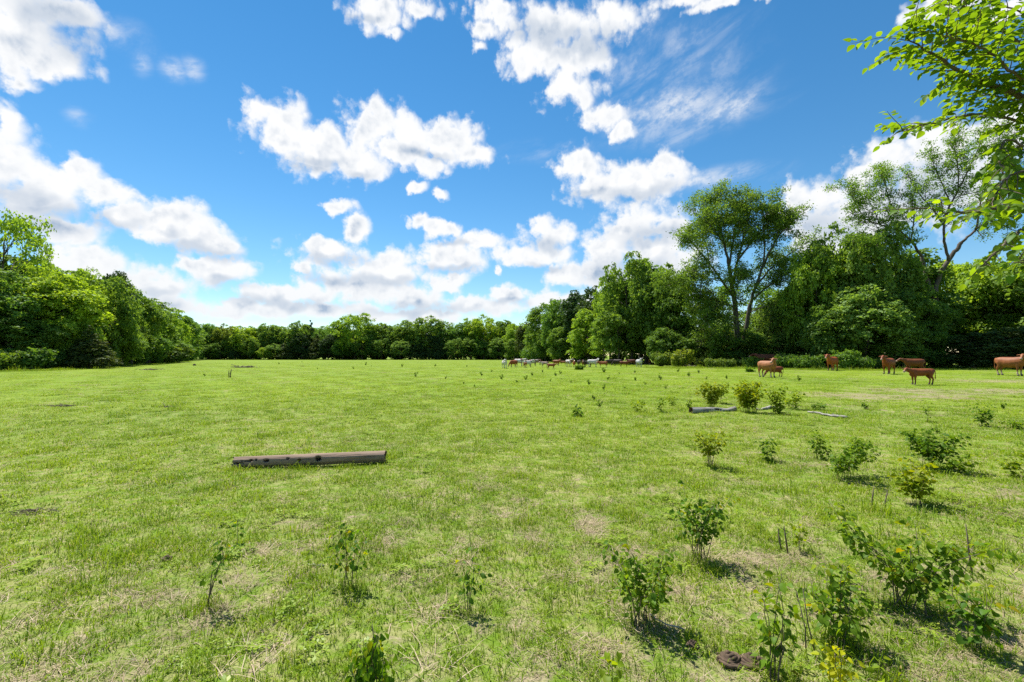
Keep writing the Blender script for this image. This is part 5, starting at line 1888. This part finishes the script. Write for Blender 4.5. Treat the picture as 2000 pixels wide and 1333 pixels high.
stick('fallen_branch', 'pale grey fallen branch lying right of the yellowish bushes', 'branch', [(1578, 806), (1600, 809), (1625, 813), (1655, 817)], 0.030)
stick('fallen_branch', 'pale broken wood between the fullest bush and the upright one', 'branch', [(1478, 801), (1495, 800), (1512, 799)], 0.045)
stick('fallen_branch', 'short grey stick in the near grass left of the middle', 'branch', [(600, 1110), (615, 1113), (632, 1112)], 0.008)
stick('fallen_branch', 'long pale dry stem lying in front of the yellow topped shrub', 'branch', [(1270, 1208), (1300, 1228), (1338, 1241)], 0.004, lift=0.03)

# low heaps of dead twigs far out in the pasture
GP = 'low heaps of dead twigs in the pasture'
for px, py, w, n, lab in [(293, 723, 34, 40, 'low heap of dead twigs near the left wood'), (477, 718.5, 44, 50, 'long low heap of dead twigs far out in the left of the pasture'),
                          (505, 719, 18, 16, 'small heap of dark twigs right of the long far one'), (122, 794, 44, 36, 'low heap of dead twigs at the left edge of the middle distance'),
                          (327, 796, 34, 30, 'low dark heap of twigs in the left middle distance'), (60, 1000, 70, 40, 'grey patch of dead twigs at the left edge near us'),
                          (588, 716, 16, 14, 'tiny twig heap in the far pasture'), (1340, 716, 46, 40, 'pale dead twigs lying before the yellow green bramble mound')]:
    rng = np.random.default_rng(int(px))
    gnd = on_ground(px, py)
    W = w / FPX * gnd[1]
    t = thing('twig_heap', lab, 'twig heap', put_z(gnd), 0, GP)
    g = Geo()
    for k in range(n):
        c = np.array([rng.normal() * W * 0.25, rng.normal() * W * 0.12, abs(rng.normal()) * W * 0.035 + 0.01])
        d = unit(np.array([rng.normal(), rng.normal() * 0.6, rng.normal() * 0.16])) * W * rng.uniform(0.05, 0.22)
        r = W * rng.uniform(0.006, 0.014)
        g.tube([c - d, c + rng.normal(size=3) * r * 2, c + d], [r, r * 0.9, r * 0.4], 4)
    s = link('twig', g.mesh('twig', M['twig_bark']), t)
    s['kind'] = 'stuff'

# dark stone-like clod near the left wood
def lump(name, label, cat, px, py, w, h, mat, seed, group=None):
    rng = np.random.default_rng(seed)
    gnd = on_ground(px, py)
    W, H = w / FPX * gnd[1] / 2, h / FPX * gnd[1]
    nu, nv = 9, 14
    V = []
    for i in range(nu):
        p = i / (nu - 1) * math.pi / 2 * 1.25
        for j in range(nv):
            a = j / nv * 2 * math.pi
            k = 1 + 0.16 * math.sin(a * 3 + seed) + 0.1 * rng.normal()
            V.append((W * math.sin(p) * math.cos(a) * k, W * 0.8 * math.sin(p) * math.sin(a) * k, H * math.cos(p) * (1 + 0.08 * rng.normal())))
    Q = [(i * nv + j, (i + 1) * nv + j, (i + 1) * nv + (j + 1) % nv, i * nv + (j + 1) % nv) for i in range(nu - 1) for j in range(nv)]
    return thing(name, label, cat, put_z(gnd), 0, group, mesh_np(name, V, None, Q, True, (M[mat],)))


M['soil'] = solid_mat('soil', (0.045, 0.033, 0.025), (0.14, 0.11, 0.085), 20.0, 0.95, bump=0.8, bumpd=0.01)
lump('earth_clod', 'dark clod of earth on the far grass near the left wood', 'clod', 380, 714.5, 6, 3.5, 'soil', 3)


# cow dung: coiled pats in the near grass
M['dung'] = solid_mat('dung', (0.040, 0.028, 0.019), (0.17, 0.115, 0.075), 26.0, 0.9, bump=0.9, bumpd=0.006)
GDU = 'old cow dung pats in the near grass'


def dung(px, py, w, label, coils, seed):
    rng = np.random.default_rng(seed)
    gnd = on_ground(px, py)
    W = w / FPX * gnd[1]
    t = thing('dung_pat', label, 'dung', put_z(gnd), 0, GDU)
    for c in range(coils):
        g = Geo()
        ox = (c - (coils - 1) / 2) * W / coils * 0.95
        r = W / coils * 0.55
        oy = rng.normal() * r * 0.25
        for k in range(5):                   # stacked, shrinking folds
            rr = r * (1.0 - 0.19 * k)
            a = np.linspace(0, 2 * math.pi, 22)
            wob = 1 + 0.10 * np.sin(a * 3 + rng.uniform(0, 6)) + 0.05 * rng.normal(size=22)
            wob[-1] = wob[0]
            P = np.stack([ox + np.cos(a) * rr * wob, oy + np.sin(a) * rr * 0.85 * wob, 0.008 + k * r * 0.11 + 0.006 * np.sin(a * 2 + k)], 1)
            g.tube(P, np.full(22, r * 0.16) * rng.uniform(0.8, 1.2, 22), 6)
        a = np.linspace(0, 2 * math.pi, 16, endpoint=False)
        top = np.concatenate([np.stack([ox + np.cos(a) * r * 0.35, oy + np.sin(a) * r * 0.3, np.full(16, 0.008 + r * 0.50)], 1), [[ox, oy, 0.008 + r * 0.54]]])
        low = np.concatenate([np.stack([ox + np.cos(a) * r * 1.0, oy + np.sin(a) * r * 0.85, np.full(16, 0.004)], 1), top[:16]])
        k = np.arange(16)
        g.add(top, np.stack([k, (k + 1) % 16, np.full(16, 16)], 1))
        g.add(low, None, np.stack([k, (k + 1) % 16, (k + 1) % 16 + 16, k + 16], 1))
        link('fold', g.mesh('fold', M['dung']), t)


dung(1452, 1300, 84, 'large folded dung pat at the bottom right between two sprouts', 2, 3)
dung(328, 1098, 16, 'small dark dung lump in the left near grass', 1, 4)
dung(1352, 1258, 20, 'dark dung lump at the end of the shrub shadow', 1, 5)

# little pale post by the left wood
fp = on_ground(322, 708.5)
g = Geo()
g.tube([(0, 0, -0.1), (0, 0, 0.5), (0.01, 0, 1.05)], [0.06, 0.055, 0.05], 8)
thing('fence_post', 'short pale fence post at the foot of the left wood', 'post', put_z(fp), 0, None, g.mesh('fence_post', M['grey_wood']))


# ------------------------------------------------------------------ the near tree whose boughs hang in from the right
def near_tree():
    rng = np.random.default_rng(31)
    root = np.array([5.6, 3.6, 0.0])
    t = thing('overhanging_tree', 'near tree with broad bright leaves hanging into view at the upper right', 'tree', put_z(root), 0)
    g = Geo()
    g.tube(np.array([(0, 0, -0.2), (0.02, 0.03, 0.8), (-0.05, 0.05, 1.8), (-0.12, 0.02, 2.8), (-0.1, 0.05, 4.2), (0.0, 0.1, 5.6)]), [0.22, 0.17, 0.15, 0.13, 0.10, 0.05], 10)
    link('trunk', g.mesh('trunk', M['bark']), t)
    boughs = [
        # (points px, py, depth), radius, leaf length, twig length, density, droop
        ([(2330, 330, 3.6), (2120, 235, 3.5), (2000, 190, 3.4), (1925, 163, 3.4), (1860, 130, 3.35), (1815, 102, 3.3), (1770, 74, 3.25)], 0.030, 0.078, 0.30, 1.25, 0),
        ([(2160, 245, 3.5), (2040, 120, 3.6), (1960, 60, 3.7), (1890, 20, 3.7), (1830, -10, 3.7)], 0.020, 0.078, 0.30, 1.1, 0),
        ([(1910, 155, 3.4), (1902, 100, 3.5), (1890, 60, 3.55), (1878, 20, 3.6)], 0.010, 0.076, 0.22, 1.0, 0),
        ([(2330, 300, 3.4), (2100, 250, 3.5), (2000, 240, 3.6), (1930, 222, 3.6), (1860, 230, 3.55), (1805, 246, 3.5), (1750, 260, 3.5)], 0.016, 0.070, 0.20, 1.15, 0),
        ([(2100, 240, 3.3), (1990, 150, 3.2), (1930, 100, 3.15), (1880, 80, 3.1), (1830, 64, 3.1)], 0.012, 0.074, 0.26, 1.2, 0),
        ([(2160, 150, 3.8), (2060, 60, 3.9), (1980, 20, 3.9), (1900, -10, 3.9)], 0.012, 0.078, 0.28, 1.1, 0),
        ([(2040, 210, 3.7), (1960, 190, 3.75), (1890, 175, 3.8), (1840, 165, 3.8)], 0.009, 0.07, 0.24, 1.1, 0),
        ([(2080, 300, 3.2), (2010, 270, 3.2), (1975, 300, 3.15), (1968, 350, 3.1), (1975, 400, 3.1)], 0.009, 0.07, 0.22, 1.2, 0.3),
        ([(2250, 200, 3.2), (2130, 160, 3.1), (2050, 150, 3.2), (1985, 160, 3.3)], 0.014, 0.08, 0.26, 1.1, 0),
        ([(2240, 360, 2.9), (2080, 330, 2.9), (2010, 330, 2.9), (1960, 350, 2.9), (1935, 400, 2.85)], 0.014, 0.068, 0.22, 1.2, 0.5),
        ([(2240, 420, 2.7), (2080, 400, 2.7), (2000, 405, 2.7), (1940, 410, 2.65), (1880, 415, 2.6), (1830, 412, 2.6), (1790, 405, 2.6)], 0.012, 0.066, 0.15, 1.0, 0.2),
        ([(2260, 520, 2.6), (2080, 470, 2.6), (2010, 440, 2.6), (1970, 470, 2.55), (1940, 500, 2.5), (1920, 520, 2.5)], 0.012, 0.068, 0.19, 1.1, 0.4),
        ([(2010, 290, 3.1), (1965, 270, 3.1), (1950, 300, 3.1), (1960, 340, 3.0)], 0.008, 0.075, 0.18, 1.2, 0.4),
        ([(2080, 560, 2.3), (2020, 520, 2.3), (1985, 505, 2.3)], 0.009, 0.085, 0.14, 0.8, 0.4),
    ]
    frames, kinds, cols, dist = [], [], [], []
    for pts, r0, leaf, twig, dens, droop in boughs:
        P = np.array([at(*p) for p in pts]) - np.array(put_z(root))
        n = len(P)
        tt = np.linspace(0, n - 1, n * 5)
        Q = np.stack([np.interp(tt, np.arange(n), P[:, k]) for k in range(3)], 1)
        for _ in range(3):
            Q[1:-1] = (Q[:-2] + 2 * Q[1:-1] + Q[2:]) / 4
        Q[1:-1] += rng.normal(size=Q[1:-1].shape) * 0.006
        G = Geo()
        G.tube(Q, np.linspace(r0, 0.0035, len(Q)), 7)
        # twigs
        seg = np.linalg.norm(np.diff(Q, axis=0), axis=1)
        s = np.concatenate([[0], np.cumsum(seg)])
        u = 0.10 * s[-1]
        side = 1
        while u < s[-1]:
            b = np.array([np.interp(u, s, Q[:, k]) for k in range(3)])
            tng = unit(np.array([np.interp(min(s[-1], u + 0.1), s, Q[:, k]) - np.interp(max(0, u - 0.1), s, Q[:, k]) for k in range(3)]))
            lat = unit(np.cross(tng, np.array([0, 0, 1.0])))
            d = unit(tng * 0.75 + lat * side * rng.uniform(0.35, 1.1) + np.array([0, 0, rng.uniform(-0.35, 0.75) - droop]))
            ln = twig * rng.uniform(0.55, 1.3)
            q = [b]
            for k in range(4):
                d = unit(d + rng.normal(size=3) * 0.12 + np.array([0, 0, -0.05 - 0.12 * droop]))
                q.append(q[-1] + d * ln / 4)
            q = np.array(q)
            G.tube(q, [0.0035, 0.003, 0.0026, 0.002, 0.0012], 4)
            m = max(4, int(ln / 0.023))
            sd = 1
            for k in range(m):
                f = (k + 0.7) / m * 4
                i = min(3, int(f))
                p = q[i] * (1 - (f - i)) + q[i + 1] * (f - i)
                dd = unit(q[min(4, i + 1)] - q[i])
                la = unit(np.cross(dd, np.array([0, 0, 1.0])) + rng.normal(size=3) * 0.15)
                along = unit(dd * 0.8 + la * sd * 0.9 + np.array([0, 0, rng.uniform(-0.5, 0.25) - droop * 0.5]))
                up = np.array([0, 0, 1.0]) + rng.normal(size=3) * 0.42
                frames.append(leaf_frame(p, along, up, leaf * 0.85 * rng.uniform(0.65, 1.2)))
                kinds.append(int(rng.integers(0, 3)))
                j = rng.uniform(0.82, 1.2)
                cols.append(tuple(np.array([1.0, 1.0, 1.0]) * j) if rng.uniform() > 0.35 else ((1.45 * j, 1.3 * j, 0.8 * j) if rng.uniform() < 0.5 else (0.6 * j, 0.78 * j, 0.8 * j)))
                dist.append(np.linalg.norm(frames[-1][:3, 3] + root - np.array([0, 0, CAMZ])))
                sd = -sd
            side = -side
            u += 0.050 / dens * rng.uniform(0.7, 1.3)
        link('branch', G.mesh('branch', M['twig_bark']), t)
    # leaves in view and nearest first
    score = []
    for f, dd in zip(frames, dist):
        w = f[:3, 3] + root
        inside = w[1] > 0.3 and w[0] / w[1] < 1.13
        score.append(dd + (0 if inside else 100))
    order = np.argsort(score)
    place_leaves(t, [frames[i] for i in order], [kinds[i] for i in order], [cols[i] for i in order], 'leaf_near', 300)
    print('near tree leaves', len(frames))


near_tree()
build_grass()
